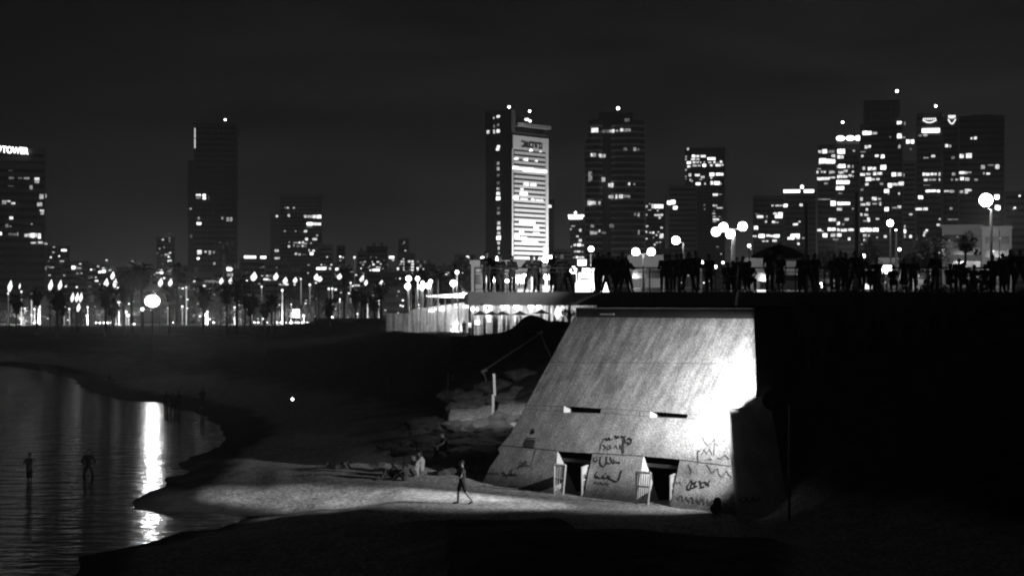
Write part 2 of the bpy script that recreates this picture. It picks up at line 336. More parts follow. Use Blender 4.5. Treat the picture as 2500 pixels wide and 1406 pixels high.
me = bpy.data.meshes.new('wall'); me.from_pydata([tuple(W(*p) - B0) for p in flat], [], [list(q) for q in tri]); me.update()
bm = bmesh.new(); bm.from_mesh(me); bmesh.ops.recalc_face_normals(bm, faces=bm.faces)
for f in bm.faces:
    if f.normal.dot(NF) < 0: f.normal_flip()
# thickness: sides and a back set 1.2 m in, around the outer outline
vs = [bm.verts.new(W(*p) - B0) for p in outer]; vb = [bm.verts.new(W(*p) + Vector((.10, 1.3, 0)) - B0) for p in outer]
for k in range(len(outer)):
    j = (k+1) % len(outer); bm.faces.new([vs[k], vs[j], vb[j], vb[k]])
uv = bm.loops.layers.uv.new('UVMap')
for f in bm.faces:
    for l in f.loops:
        q = l.vert.co; l[uv].uv = (q.dot(U), q.dot(T))
bm.to_mesh(me); bm.free()
cm = bpy.data.materials.new('stained_concrete'); cm.use_nodes = True; t = cm.node_tree; b = t.nodes['Principled BSDF']; L = t.links.new
uvn = t.nodes.new('ShaderNodeUVMap'); b.inputs['Roughness'].default_value = .9; b.inputs['Specular IOR Level'].default_value = .2
def um(s):
    n = t.nodes.new('ShaderNodeMapping'); n.inputs['Scale'].default_value = s; n.inputs['Rotation'].default_value = (0, 0, R(4)); L(uvn.outputs[0], n.inputs[0]); return n.outputs[0]
streak = mr(tn(1.0, 7, um((2.4, .3, 1)), .78), .38, .62, .6, 1.12)
blot = mr(tn(1.0, 8, um((1.1, .8, 1)), .8), .32, .68, .62, 1.32)
fine = mr(tn(1.0, 2, um((15, 15, 1))), .3, .7, .5, 1.5)
vsep = t.nodes.new('ShaderNodeSeparateXYZ'); L(uvn.outputs[0], vsep.inputs[0])
# stains run down from the top; below the band they thin out; darker at the foot
down = mr(vsep.outputs['Y'], 3.2, 6.0, .35, 1.0)
st_ = mx('ADD', mx('MULTIPLY', streak, down), mx('SUBTRACT', 1, down))
foot = mr(mx('ADD', vsep.outputs['Y'], mx('MULTIPLY', tn(1.0, 5, um((1.5, 1.5, 1))), 1.0)), .6, 1.5, .38, 1)
L(mx('MULTIPLY', mx('MULTIPLY', mx('MULTIPLY', mx('MULTIPLY', st_, blot), fine), foot), .5), b.inputs['Base Color'])
me.materials.append(cm)
wall = bpy.data.objects.new('wall', me); COL.objects.link(wall); wall.parent = root
revm = mat('reveal_concrete', .6, .9, .08, 2, fine=.2)
dkm = mat('unlit_interior', .02, .95, .2, 2)  # near-black colour stands in for the unlit space behind the openings
for k, hl in enumerate(doors):
    tl = max(hl[0][1], hl[1][1])
    o3 = [W(*p) for p in hl]; i3 = [W(*p) + NB * (max(tl - p[1], 0) * BACK / LEN + .02) for p in hl]
    mb = MB(); mb.hull(o3, i3); mb.f = mb.f[2:]; sub(mb, 'door_reveal', revm)
    a3 = [p + NB * 1.6 for p in i3]; mb = MB(); mb.hull(i3, a3); mb.f = mb.f[1:]; d = sub(mb, 'doorway', dkm)
    zl = i3[0].z - .42; a, c = Vector((i3[0].x, i3[0].y, zl)), Vector((i3[1].x, i3[1].y, zl))
    mb = MB(); q = NB * .12; u3 = Vector((0, 0, .14)); mb.hull([a + q*.2, c + q*.2, c + q*.2 + u3, a + q*.2 + u3], [a + q, c + q, c + q + u3, a + q + u3]); sub(mb, 'lintel_beam', M['conc'])
for hl in slits:
    o3 = [W(*p) for p in hl]; i3 = [p + NB * .42 for p in o3]
    mb = MB(); mb.hull(o3, i3); mb.f = mb.f[2:]; sub(mb, 'slit_reveal', revm)
    mb = MB(); mb.hull([p for p in i3], [p + NB * .5 for p in i3]); mb.f = mb.f[1:]; sub(mb, 'slit_opening', dkm)
def ribbon(mb, pts, wd, off=.006):
    ps = [st(hit(*p)) for p in pts]
    for (a, b_) in zip(ps, ps[1:]):
        d = Vector((b_[0]-a[0], b_[1]-a[1])); l = d.length
        if l < 1e-4: continue
        d /= l; e_ = d * wd * .35; nrm = Vector((-d.y, d.x)) * wd / 2
        A = Vector(a) - e_; B_ = Vector(b_) + e_; i = len(mb.v)
        for q in (A + nrm, A - nrm, B_ - nrm, B_ + nrm): mb.v.append(tuple(W(q.x, q.y, off)))
        mb.f.append([i, i+1, i+2, i+3]); off += .0006
jm = mat('dark_joint', .10, .95, .3, 4)  # dark line drawn along the wall joints
for pts in ([(1222, 1087), (1360, 1100)], [(1448, 1106), (1570, 1113)], [(1661, 1122), (1784, 1138)]):
    mb = MB(); ribbon(mb, pts, .05); sub(mb, 'joint', jm)
for pts in ([(1282, 989), (1375, 992)], [(1282, 998), (1375, 1005)], [(1470, 997), (1586, 1004)], [(1468, 1008), (1586, 1017)], [(1680, 1010), (1774, 1018)], [(1680, 1021), (1775, 1031)], [(1562, 1003), (1562, 1015)], [(1345, 884), (1760, 888)]):
    mb = MB(); ribbon(mb, pts, .022); sub(mb, 'joint', jm)
# top slab with a rounded right end
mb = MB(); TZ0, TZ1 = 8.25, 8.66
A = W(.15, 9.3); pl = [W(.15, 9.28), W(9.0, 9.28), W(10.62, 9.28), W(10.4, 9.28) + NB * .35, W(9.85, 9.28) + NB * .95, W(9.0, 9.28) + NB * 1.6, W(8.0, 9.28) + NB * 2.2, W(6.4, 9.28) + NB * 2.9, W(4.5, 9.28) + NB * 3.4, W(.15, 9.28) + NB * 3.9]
mb.prism([(p.x, p.y) for p in pl], 8.262, TZ1); sub(mb, 'roof_slab', mat('slab_dark', .025, .7, .4, .8, fine=.2))  # near-black slab below the pale coping
mb = MB(); mb.prism([(p.x, p.y) for p in pl], TZ1 + .001, TZ1 + .05); sub(mb, 'roof_coping', mat('coping_concrete', .5, .9, .3, .8, fine=.3))
mb = MB(); a = W(1.75, 9.33, .12); c = W(2.6, 9.33, .12); mb.hull([a, c, c + Vector((0, 0, .08)), a + Vector((0, 0, .08))], [p + NB*.1 for p in (a, c, c + Vector((0, 0, .08)), a + Vector((0, 0, .08)))]); sub(mb, 'roof_marker', M['metal'])
# side wall in the dark to the right
bl, br, tr, tl_ = Vector((8.62, 70.62, -.4)), Vector((11.05, 72.95, -.4)), Vector((10.6, 76.4, 5.02)), Vector((8.72, 74.62, 4.72))
bk = NB * 0 + U * -.5
mb = MB(); mb.hull([bl, br, tr, tl_], [bl + bk, br + bk, tr + bk, tl_ + bk]); sw = sub(mb, 'side_wall', mat('side_concrete', .3, .9, .3, 1.0, fine=.2))
mb = MB(); q = (br - bl).normalized(); mb.hull([br, br + q*.16, tr + q*.13, tr], [p + bk for p in (br, br + q*.16, tr + q*.13, tr)]); sub(mb, 'wall_edge', M['facade3'])
# graffiti: polylines read off the wall
def graf(zk, polys, wd, m, name='graffiti', lab=None):
    mb = MB()
    for j, pl_ in enumerate(polys): ribbon(mb, [zz(zk, *p) for p in pl_], wd, .009 + .004 * (j % 3))
    o = sub(mb, name, m); 
    if lab: o['label'] = lab
    return o
def wav(x0, y0, x1, y1, n, amp, ph=0, k=1.0):
    return [(x0 + (x1-x0)*i/n + amp*.35*math.sin(i*1.9+ph), y0 + (y1-y0)*i/n + amp*math.sin(i*1.3*k+ph)) for i in range(n+1)]
# the stencilled notice with a figure over it
graf(10, [[(585, 582), (690, 590)], [(590, 560), (695, 566)], [(595, 540), (700, 546)], [(598, 520), (705, 527)]], .085, M['paint'], 'stencil_notice')
graf(10, [[(606, 478), (718, 486)], [(602, 500), (712, 508)]], .05, M['paint'], 'stencil_notice')
graf(10, [[(662, 430), (700, 418)], [(668, 415), (698, 402)], [(682, 395), (690, 380)]], .10, M['paint'], 'stencil_figure')
mb = MB()
for y in (533, 548, 569):
    for x in range(600, 695, 13): ribbon(mb, [zz(10, x - (y-533)*.35, y + (x-600)*.06), zz(10, x + 8 - (y-533)*.35, y + (x-594)*.06)], .025, .03)
sub(mb, 'stencil_lettering', M['facade3'])
# Arabic-style hands, low on the left: a tall word, then a short line
graf(10, [[(500, 838), (530, 800), (545, 825), (560, 775), (572, 822), (590, 790), (598, 750), (606, 818), (628, 800), (640, 815)], [(540, 760), (548, 752)], [(520, 780), (610, 768)], [(490, 845), (520, 835)]], .045, M['paint2'])
graf(10, [[(312, 905), (330, 885), (350, 900), (345, 925), (325, 925)], [(350, 915), (375, 930), (395, 905), (405, 930), (430, 925), (428, 850), (436, 925), (458, 928), (470, 900), (495, 930)], [(370, 955), (385, 950)]], .05, M['paint'])
graf(10, [[(150, 910), (170, 890), (190, 912), (210, 880), (225, 915), (255, 890), (275, 915)], [(200, 850), (215, 860), (232, 850)]], .045, M['paint2'])
graf(10, [wav(380, 1060, 700, 1090, 40, 26), wav(60, 1040, 330, 1065, 30, 18, 1)], .06, M['paint2'])
graf(10, [[(720, 615), (690, 720), (655, 830)]], .03, M['paint2'])
# block letters over the joint, centre: ragged crown of a top row, a middle row and a rounded foot
graf(10, [[(1520, 500), (1545, 485), (1560, 510), (1585, 480), (1600, 505), (1630, 492)], [(1660, 455), (1675, 485), (1700, 480), (1690, 460)], [(1735, 460), (1760, 475), (1785, 460), (1765, 490)], [(1765, 480), (1780, 540)], [(1805, 500), (1825, 480), (1850, 500), (1848, 535), (1822, 555), (1805, 530)]], .075, M['paint'])
graf(10, [[(1515, 510), (1490, 560), (1480, 625)], [(1520, 560), (1545, 590), (1530, 620)], [(1570, 575), (1605, 568), (1610, 610), (1575, 620), (1565, 590)], [(1640, 600), (1665, 570), (1690, 610)], [(1715, 565), (1725, 610), (1745, 560)], [(1745, 600), (1750, 655)]], .05, M['paint2'])
graf(10, [[(1440, 705), (1405, 720), (1405, 755), (1440, 760), (1450, 725)], [(1490, 700), (1478, 760), (1490, 800), (1520, 822), (1545, 800), (1562, 770)], [(1562, 700), (1560, 775), (1600, 785)], [(1600, 705), (1620, 775), (1650, 780), (1640, 740)], [(1665, 760), (1690, 775), (1710, 760), (1705, 785)]], .05, M['paint'])
graf(10, [[(1445, 885), (1420, 905), (1418, 940), (1440, 955)], [(1440, 930), (1475, 960), (1500, 950), (1512, 925), (1525, 960), (1560, 955), (1575, 925), (1590, 960), (1640, 985), (1680, 1000)], [(1700, 985), (1735, 865)], [(1535, 905), (1550, 900)]], .065, M['paint'])
graf(10, [wav(1400, 1010, 1600, 1030, 16, 14, 2)], .05, M['paint2'])
graf(11, [[(5, 400), (30, 425), (50, 415)], [(75, 425), (110, 410), (95, 440)], [(95, 435), (100, 580)], [(140, 425), (175, 450), (165, 490), (140, 500)]], .06, M['paint2'])
# crowned sketch and letters, right
graf(11, [[(900, 425), (925, 420), (935, 460), (975, 500), (1010, 480), (1045, 425), (1035, 600)], [(1055, 480), (1075, 500), (1110, 485), (1155, 425), (1140, 470)], [(870, 660), (868, 555), (900, 560)], [(905, 600), (935, 540), (960, 590), (990, 530), (1015, 600)], [(1075, 630), (1110, 640), (1150, 600), (1190, 640)], [(945, 655), (985, 640), (1015, 650)]], .045, M['paint2'])
graf(11, [[(960, 700), (985, 740), (1010, 790), (1045, 750), (1075, 740), (1080, 790), (1110, 825), (1145, 800), (1165, 765), (1190, 800), (1220, 830)], [(770, 700), (800, 760), (790, 800)], [(1030, 780), (1045, 760)]], .05, M['paint2'])
graf(11, [[(800, 860), (760, 920), (755, 955), (785, 960)], [(800, 870), (820, 900), (850, 875)], [(845, 880), (835, 930), (860, 925)], [(880, 870), (905, 900), (920, 880)], [(895, 880), (900, 935), (935, 930)], [(940, 880), (975, 905), (990, 870)], [(950, 900), (985, 915)], [(800, 905), (790, 945), (830, 940)]], .08, M['paint'])
graf(11, [wav(640, 880, 700, 900, 6, 12), wav(650, 1040, 1180, 1120, 46, 28)], .05, M['paint2'])
# graffiti scallops carried round onto the side wall
mb = MB(); q = (br - bl).normalized(); ups = (tl_ - bl).normalized()
for k in range(3):
    for i in range(5):
        a0, a1 = math.pi*i/5, math.pi*(i+1)/5
        pa = bl + ups * (2.15 - .22*math.sin(a0)) + q * (.35 + k*.42 + .2*(1-math.cos(a0))) + U*.012; pb = bl + ups * (2.15 - .22*math.sin(a1)) + q * (.35 + k*.42 + .2*(1-math.cos(a1))) + U*.012
        mb.tube([pa, pb], .022, 5)
sub(mb, 'graffiti', M['paint'])

# ------------------------------------------------------------ gate leaves at the doorways
def gate(name, label, a, b_, ztop, nb, rail=.28, m=M['white'], taper=0.0, solid=0):
    A = Vector(a); Bv = Vector(b_); o = empty(name, A, label, 'gate', 'white gate leaves standing in the doorways')
    D = Bv - A; ln = D.length; D.normalize(); za = -.1; h = ztop - A.z
    def bar(mb, s0, z0, s1, z1, w_=.03):
        p0 = D * s0 + Vector((0, 0, z0)); p1 = D * s1 + Vector((0, 0, z1)); mb.tube([p0, p1], w_, 6)
    mb = MB(); bar(mb, 0, za, 0, h, .045); bar(mb, ln - taper, za, ln, h, .04); bar(mb, 0, h, ln, h, .05); bar(mb, 0, h*.55, ln*.96, h*.55, .035); bar(mb, 0, .12, ln - taper, .12, .035); mb.build('gate_frame', m, o)
    for k in range(nb):
        s = ln * (k + 1) / (nb + 1); mb = MB(); bar(mb, s * (1 - taper/ln), .1, s, h, .018); mb.build('slat', m, o)
    if solid:
        mb = MB(); q0, q1 = D * .03, D * (ln - .03); z0 = Vector((0, 0, h - rail)); z1 = Vector((0, 0, h - .03)); nn = D.cross(Vector((0, 0, 1))) * .012
        mb.hull([q0 + z0 + nn, q1 + z0 + nn, q1 + z1 + nn, q0 + z1 + nn], [q0 + z0 - nn, q1 + z0 - nn, q1 + z1 - nn, q0 + z1 - nn]); mb.build('gate_panel', m, o)
    return o
def gp(px, py, Y): p = P(px, py, Y); p.z = .9; return p
gate('gate_leaf', 'small white gate leaf with a solid upper panel left of the left doorway', gp(1354, 1205, 77.4), gp(1381, 1207, 77.1), 2.14, 3, .55, taper=.14, solid=1)
gate('gate_leaf', 'narrow white gate leaf seen edge-on in the left doorway', gp(1421, 1205, 76.6), gp(1435, 1207, 77.6), 2.08, 2, .3, taper=.1, solid=1)
gate('gate_leaf', 'wide white slatted gate leaf left of the right doorway', gp(1554, 1228, 73.9), gp(1589, 1230, 73.4), 2.16, 5, .3, taper=.16)
gate('gate_leaf', 'narrow white gate leaf seen edge-on in the right doorway', gp(1637, 1228, 73.2), gp(1649, 1230, 74.2), 2.05, 2, .3, taper=.12, solid=1)
o = MB().ball((0, 0, .2), .24, 12, 1, 1, .9).ball((.05, 0, .45), .16, 10, 1, 1, 1.2).build('rubbish_bag', M['black_cloth'], None, True, (P(1746, 1245, 70.6).x, 70.3, .9))
tag(o, 'dark rubbish bag at the right-hand foot of the sloping wall', 'bag')

# ------------------------------------------------------------ floodlight at the right-hand corner
FL = Vector((9.92, 69.9, 5.25))
fo = empty('floodlight', (10.55, 70.1, .5), 'dark floodlight mast at the corner of the sloping building, lighting wall and sand', 'floodlight')
MB().tube([(0, 0, -.4), (0, 0, 4.6)], [.05, .04], 8).tube([(0, 0, 4.55), tuple(FL + Vector((.25, 0, -.1)) - fo.location)], .03, 6).build('mast', M['dark'], fo)
Hc = FL - fo.location
# housing: open towards the left, with added flags that keep light off the near sand, side wall and deck
mb = MB(); mb.box(Hc.x + .06, Hc.y - .12, Hc.z - .1, Hc.x + .13, Hc.y + .12, Hc.z + .1)
mb.build('lamp_housing', M['dark'], fo)
sdir = Vector((-20.8, 4.3, 0)).normalized(); sn = Vector((-sdir.y, sdir.x, 0)) * -1
if sn.y > 0: sn = -sn
def flag(name, targets, dist=.45):  # added plate that stops the beam towards the given points
    ps = [Hc + (Vector(q) - FL).normalized() * dist for q in targets]; c = sum(ps, Vector()) / len(ps); th = (c - Hc).normalized() * .012
    MB().hull(ps, [q + th for q in ps]).build(name, M['dark'], fo)
far = FL + sdir * 30
mb = MB(); ho = [(Hc.x + .5*math.cos(a) + .03, Hc.y - .13 - .03*math.cos(a*2), Hc.z + .42*math.sin(a)) for a in [2*math.pi*k/14 for k in range(14)]]
mb.hull(ho, [(x, y - .03, z) for x, y, z in ho]); mb.build('flag_screen', mat('black_enamel', .01, .8, .2, 4), fo)  # added plate screening the lit flags from the camera
flag('light_flag', [far + Vector((0, 0, -9)), far + Vector((0, 0, 14)), FL + sdir * 2 + Vector((0, -9, 14)), FL + sdir * 2 + Vector((0, -9, -9))], .34)
flag('light_flag', [bl + Vector((-.05, 0, 0)), tl_ + Vector((.03, 0, -.04)), W(12.0, 4.74), W(12.84, 5.0), tr + Vector((3, 0, 0)), tr + Vector((14, 4, -2)), br + Vector((14, 1, -4)), br + Vector((3, 0, -2))])
flag('light_flag', [tl_ + Vector((.25, 0, .0)), W(12.75, 4.86), W(12.92, 5.06), W(10.7, 9.2), W(10.6, 9.45), W(8, 16), W(-10, 30) + Vector((30, 0, 0)), tr + Vector((5, 0, 0))], .46)
flag('light_flag', [W(10.55, 9.45), W(5, 9.5), W(-1, 9.6), W(-20, 9.8), W(-20, 30), W(8, 30)], .47)
def spot(name, loc, target, energy, size, blend, r, parent):
    l = bpy.data.lights.new(name, 'SPOT'); l.energy = energy; l.spot_size = R(size); l.spot_blend = blend; l.shadow_soft_size = r
    o = bpy.data.objects.new(name, l); COL.objects.link(o); o.parent = parent; o.location = loc
    o.rotation_euler = (Vector(target) - (Vector(parent.location) + Vector(loc))).to_track_quat('-Z', 'Y').to_euler(); return o
spot('wall_beam', Hc, tuple(hit(1615, 800)), 12500, 104, 1.0, .015, fo)
spot('sand_beam', Hc, (-6.8, 75.6, .9), 8500, 34, .8, .02, fo)
spot('far_sand_beam', Hc, (-7.2, 78.4, .6), 17000, 19, 1.0, .02, fo)
spot('foot_beam', Hc, (4.5, 74.2, .9), 1700, 64, .9, .02, fo)  # far and foot beams added to even out light on the sand
# ------------------------------------------------------------ people
def voxel(mb, name, size, m):
    me = mb.mesh(name); o = bpy.data.objects.new('tmp', me); COL.objects.link(o)
    md = o.modifiers.new('r', 'REMESH'); md.mode = 'VOXEL'; md.voxel_size = size
    sm_ = o.modifiers.new('s', 'SMOOTH'); sm_.iterations = 2; sm_.factor = .5
    dg = bpy.context.evaluated_depsgraph_get(); res = bpy.data.meshes.new_from_object(o.evaluated_get(dg)); res.name = name
    bpy.data.objects.remove(o); bpy.data.meshes.remove(me)
    res.materials.clear(); res.materials.append(m); res.polygons.foreach_set('use_smooth', [True]*len(res.polygons)); return res
def limb(mb, a, b_, r0, r1, n=10):
    mb.tube([a, b_], [r0, r1], n); mb.ball(a, r0, n); mb.ball(b_, r1, n)
def person_proto(pose, k, top='short', bottom='long', mats=None, hairlen=0):
    V = Vector; J = dict(pel=V((0, 0, .95)), che=V((0, 0, 1.28)), neck=V((0, 0, 1.47)), head=V((0, .02, 1.63)),
        hip=V((.09, 0, .92)), knee=V((.1, .02, .50)), ank=V((.1, -.02, .09)), toe=V((.12, .15, .035)),
        sho=V((.185, 0, 1.41)), elb=V((.23, -.03, 1.12)), wri=V((.22, .08, .88)), hdir=V((0, .15, -1)))
    JJ = {}
    for key, v in J.items():
        if key in ('pel', 'che', 'neck', 'head'): JJ[key] = v
        else: JJ[key+'R'] = v.copy(); JJ[key+'L'] = V((-v.x, v.y, v.z))
    for key, v in pose.items(): JJ[key] = V(v)
    J = JJ
    body, shirt, tro, shoe, hair = MB(), MB(), MB(), MB(), MB()
    def torso(mb, g):
        limb(mb, J['pel'] + V((.05, 0, 0)), J['pel'] - V((.05, 0, 0)), .12+g, .12+g)
        limb(mb, J['pel'], J['che'], .13+g, .14+g, 12)
        c = J['che']; mb.ball(c + V((.05, 0, 0)), .13+g, 12); mb.ball(c - V((.05, 0, 0)), .13+g, 12)
        limb(mb, J['shoR'], c, .07+g, .10+g); limb(mb, J['shoL'], c, .07+g, .10+g)
        limb(mb, J['shoR']*.8 + J['shoL']*.2, J['shoL']*.8 + J['shoR']*.2, .075+g, .075+g)
    torso(body, -.012)
    limb(body, J['che'], J['neck'], .07, .055); h = J['head']; limb(body, J['neck'], h - V((0, .01, .05)), .054, .06)
    f = (J.get('face', V((0, 1, 0)))).normalized(); rt = f.cross(V((0, 0, 1))).normalized(); upv = rt.cross(f)
    body.ball(h, .1, 14, .80, .95, 1.15); body.ball(h + f*.03 - upv*.07, .058, 10)          # skull, jaw
    limb(body, h + f*.085 + upv*.02, h + f*.112 - upv*.02, .012, .017, 6)                    # nose
    limb(body, h + f*.085 - upv*.055 + rt*.02, h + f*.085 - upv*.055 - rt*.02, .013, .013, 6) # mouth
    limb(body, h + f*.08 + upv*.035 + rt*.05, h + f*.08 + upv*.035 - rt*.05, .017, .017, 6)  # brow
    for s in (1, -1): body.ball(h + rt*.082*s - upv*.005, .026, 8, .5, 1, 1.2)               # ears
    for s, S in ((1, 'R'), (-1, 'L')):
        limb(body, J['hip'+S], J['knee'+S], .078, .052); limb(body, J['knee'+S], J['knee'+S].lerp(J['ank'+S], .35), .052, .055); limb(body, J['knee'+S].lerp(J['ank'+S], .35), J['ank'+S], .055, .035)
        limb(body, J['ank'+S], J['toe'+S], .036, .028)
        limb(body, J['sho'+S], J['elb'+S], .050, .038); limb(body, J['elb'+S], J['wri'+S], .038, .026)
        d = J.get('hdir'+S, V((0, .1, -1))).normalized(); sd = d.cross(V((0, 1, .3)));
        if sd.length < .2: sd = d.cross(V((1, 0, 0)))
        sd.normalize(); pn = d.cross(sd); wv = J['wri'+S]
        limb(body, wv, wv + d*.08, .026, .028)
        for q, ln in ((-1.5, .06), (-.5, .075), (.5, .08), (1.5, .068)):
            p0 = wv + d*.085 + sd*q*.018; p1 = p0 + d*ln*.6 + pn*.012; limb(body, p0, p1, .0105, .0095, 6); limb(body, p1, p1 + d*ln*.4 + pn*.025, .0095, .008, 6)
        p0 = wv + d*.03 + sd*.026*s; limb(body, p0, p0 + sd*.03*s + d*.04, .013, .010, 6)
        se = J['elb'+S] if top == 'long' else J['sho'+S].lerp(J['elb'+S], .62)
        limb(shirt, J['sho'+S], se, .068, .055)
        if top == 'long': limb(shirt, J['elb'+S], J['elb'+S].lerp(J['wri'+S], .85), .054, .042)
        if bottom == 'long': limb(tro, J['hip'+S], J['knee'+S], .100, .074); limb(tro, J['knee'+S], J['knee'+S].lerp(J['ank'+S], .92), .074, .055)
        else: limb(tro, J['hip'+S], J['hip'+S].lerp(J['knee'+S], .86), .100, .086)
        limb(shoe, J['ank'+S] - V((0, 0, .03)), J['toe'+S], .045, .042)
    torso(shirt, .012); limb(shirt, J['pel'] + V((.04, 0, -.06)), J['pel'] + V((-.04, 0, -.06)), .135, .135)
    limb(tro, J['pel'] + V((.05, 0, -.06)), J['pel'] + V((-.05, 0, -.06)), .125, .125)
    limb(tro, J['pel'], J['hipR'], .11, .1); limb(tro, J['pel'], J['hipL'], .11, .1)
    if bottom == 'skirt':
        a = J['pel']; k_ = (J['kneeR'] + J['kneeL'])/2; tro.tube([a, k_ - V((0, 0, .1))], [.15, .24], 14)
    hair.ball(h - f*.018 + upv*.03, .104, 14, .86, .95, 1.12)
    if hairlen: limb(hair, h - f*.06, h - f*.09 - V((0, 0, hairlen)), .085, .06)
    ms = mats or (M['skin2'], M['black_cloth'], M['black_cloth'], M['dark'], M['hair'])
    o = bpy.data.objects.new('person', voxel(body, 'person', .0135, ms[0])); COL.objects.link(o)
    for mbx, nm, m, sz in ((shirt, 'shirt', ms[1], .02), (tro, {'long': 'trousers', 'short': 'shorts', 'skirt': 'skirt'}[bottom], ms[2], .02), (hair, 'hair', ms[4], .018)) + (((shoe, 'shoes', ms[3], .018),) if k != 'bare' else ()):
        c = bpy.data.objects.new(nm, voxel(mbx, nm, sz, m)); COL.objects.link(c); c.parent = o
    return o
dk = None
POSES = {}
def proto(name, **kw):
    pose = kw.pop('pose'); kind = kw.pop('kind', ''); POSES[name] = [person_proto(pose, kind, **kw), False]
V = Vector
pale = (M['skin'], M['pale_cloth'], M['grey_cloth'], M['dark'], M['hair'])
grey = (M['skin2'], M['grey_cloth'], M['black_cloth'], M['dark'], M['hair'])
proto('rail', top='long', pose=dict(che=(0, .12, 1.26), neck=(0, .22, 1.42), head=(0, .30, 1.57), shoR=(.19, .17, 1.36), shoL=(-.19, .17, 1.36), elbR=(.27, .22, 1.08), elbL=(-.27, .22, 1.08), wriR=(.12, .42, 1.08), wriL=(-.12, .42, 1.08), hdirR=(-.8, .5, 0), hdirL=(.8, .5, 0), kneeL=(-.11, .08, .5), ankL=(-.12, .1, .09), toeL=(-.13, .27, .035)))
proto('stand', pose=dict(), top='short')
proto('crossed', top='long', hairlen=.22, bottom='long', pose=dict(elbR=(.27, .02, 1.13), elbL=(-.27, .02, 1.13), wriR=(.02, .2, 1.17), wriL=(-.02, .21, 1.13), hdirR=(-1, .1, .1), hdirL=(1, .1, .1)))
proto('phone', top='short', pose=dict(elbR=(.25, .16, 1.18), wriR=(.12, .34, 1.42), hdirR=(-.2, .2, 1), elbL=(-.25, .16, 1.18), wriL=(-.10, .34, 1.42), hdirL=(.2, .2, 1)))
proto('skirt', top='short', bottom='skirt', hairlen=.3, pose=dict(elbR=(.26, -.06, 1.14), wriR=(.16, .12, 1.02), hdirR=(-.8, .4, .1)))
proto('lean', top='long', bottom='long', pose=dict(pel=(.0, -.1, .92), che=(0, .14, 1.18), neck=(0, .28, 1.30), head=(0, .38, 1.42), shoR=(.2, .22, 1.26), shoL=(-.2, .22, 1.26), elbR=(.38, .24, 1.05), elbL=(-.38, .24, 1.05), wriR=(.20, .42, 1.08), wriL=(-.2, .42, 1.08), hdirR=(-.8, .5, 0), hdirL=(.8, .5, 0), hipR=(.1, -.1, .9), hipL=(-.1, -.1, .9), kneeR=(.2, -.08, .48), kneeL=(-.2, -.08, .48), ankR=(.28, -.12, .09), ankL=(-.28, -.12, .09), toeR=(.32, .04, .035), toeL=(-.32, .04, .035)))
proto('wide', top='long', bottom='long', pose=dict(kneeR=(.2, .02, .5), kneeL=(-.2, .02, .5), ankR=(.3, 0, .09), ankL=(-.3, 0, .09), toeR=(.36, .15, .035), toeL=(-.36, .15, .035), elbR=(.34, -.04, 1.16), wriR=(.2, .04, .98), elbL=(-.34, -.04, 1.16), wriL=(-.2, .04, .98), hdirR=(-.6, .4, -.5), hdirL=(.6, .4, -.5)))
sitp = dict(pel=(0, 0, .13), che=(0, -.02, .44), neck=(0, .02, .62), head=(0, .06, .77), shoR=(.18, -.01, .56), shoL=(-.18, -.01, .56), hipR=(.09, .04, .12), hipL=(-.09, .04, .12), kneeR=(.14, .38, .48), kneeL=(-.14, .36, .46), ankR=(.12, .55, .09), ankL=(-.12, .58, .09), toeR=(.14, .72, .04), toeL=(-.14, .75, .04), elbR=(.26, .14, .4), elbL=(-.26, .14, .4), wriR=(.1, .36, .46), wriL=(-.1, .36, .46), hdirR=(-.6, .6, 0), hdirL=(.6, .6, 0))
proto('sit', top='short', bottom='short', mats=grey, kind='bare', pose=sitp)
proto('sitpale', top='short', bottom='long', mats=pale, hairlen=.2, pose=sitp)
s2 = dict(sitp); s2.update(pel=(0, 0, .50), che=(0, .03, .82), neck=(0, .07, 1.0), head=(0, .12, 1.15), shoR=(.18, .04, .94), shoL=(-.18, .04, .94), hipR=(.09, .04, .48), hipL=(-.09, .04, .48), kneeR=(.13, .44, .50), kneeL=(-.13, .44, .50), ankR=(.12, .46, .09), ankL=(-.12, .44, .09), toeR=(.13, .62, .04), toeL=(-.13, .6, .04), elbR=(.25, .16, .75), elbL=(-.25, .16, .75), wriR=(.1, .38, .62), wriL=(-.1, .38, .62))
proto('bench', top='short', bottom='long', pose=s2)
lie = dict(pel=(0, 0, .11), che=(0, -.33, .2), neck=(0, -.5, .33), head=(0, -.6, .44), face=(0, .7, .7), shoR=(.18, -.42, .28), shoL=(-.18, -.42, .28), elbR=(.26, -.62, .08), elbL=(-.26, -.62, .08), wriR=(.24, -.4, .05), wriL=(-.24, -.4, .05), hdirR=(0, 1, 0), hdirL=(0, 1, 0), hipR=(.09, .05, .1), hipL=(-.09, .05, .1), kneeR=(.1, .42, .34), kneeL=(-.1, .46, .14), ankR=(.1, .66, .08), ankL=(-.1, .85, .08), toeR=(.1, .8, .06), toeL=(-.12, .92, .2))
proto('lying', top='short', bottom='short', mats=grey, kind='bare', pose=lie)
proto('walk', top='short', bottom='short', mats=(M['skin'], M['black_cloth'], M['black_cloth'], M['dark'], M['hair']), pose=dict(hipR=(.085, .02, .92), kneeR=(.1, .14, .52), ankR=(.1, .16, .10), toeR=(.11, .33, .04), hipL=(-.085, -.02, .92), kneeL=(-.1, -.14, .50), ankL=(-.1, -.40, .14), toeL=(-.11, -.27, .04), elbL=(-.24, .05, 1.13), wriL=(-.2, .28, .98), hdirL=(0, .7, -.7), elbR=(.24, -.12, 1.13), wriR=(.22, -.06, .87), hdirR=(0, .1, -1)))
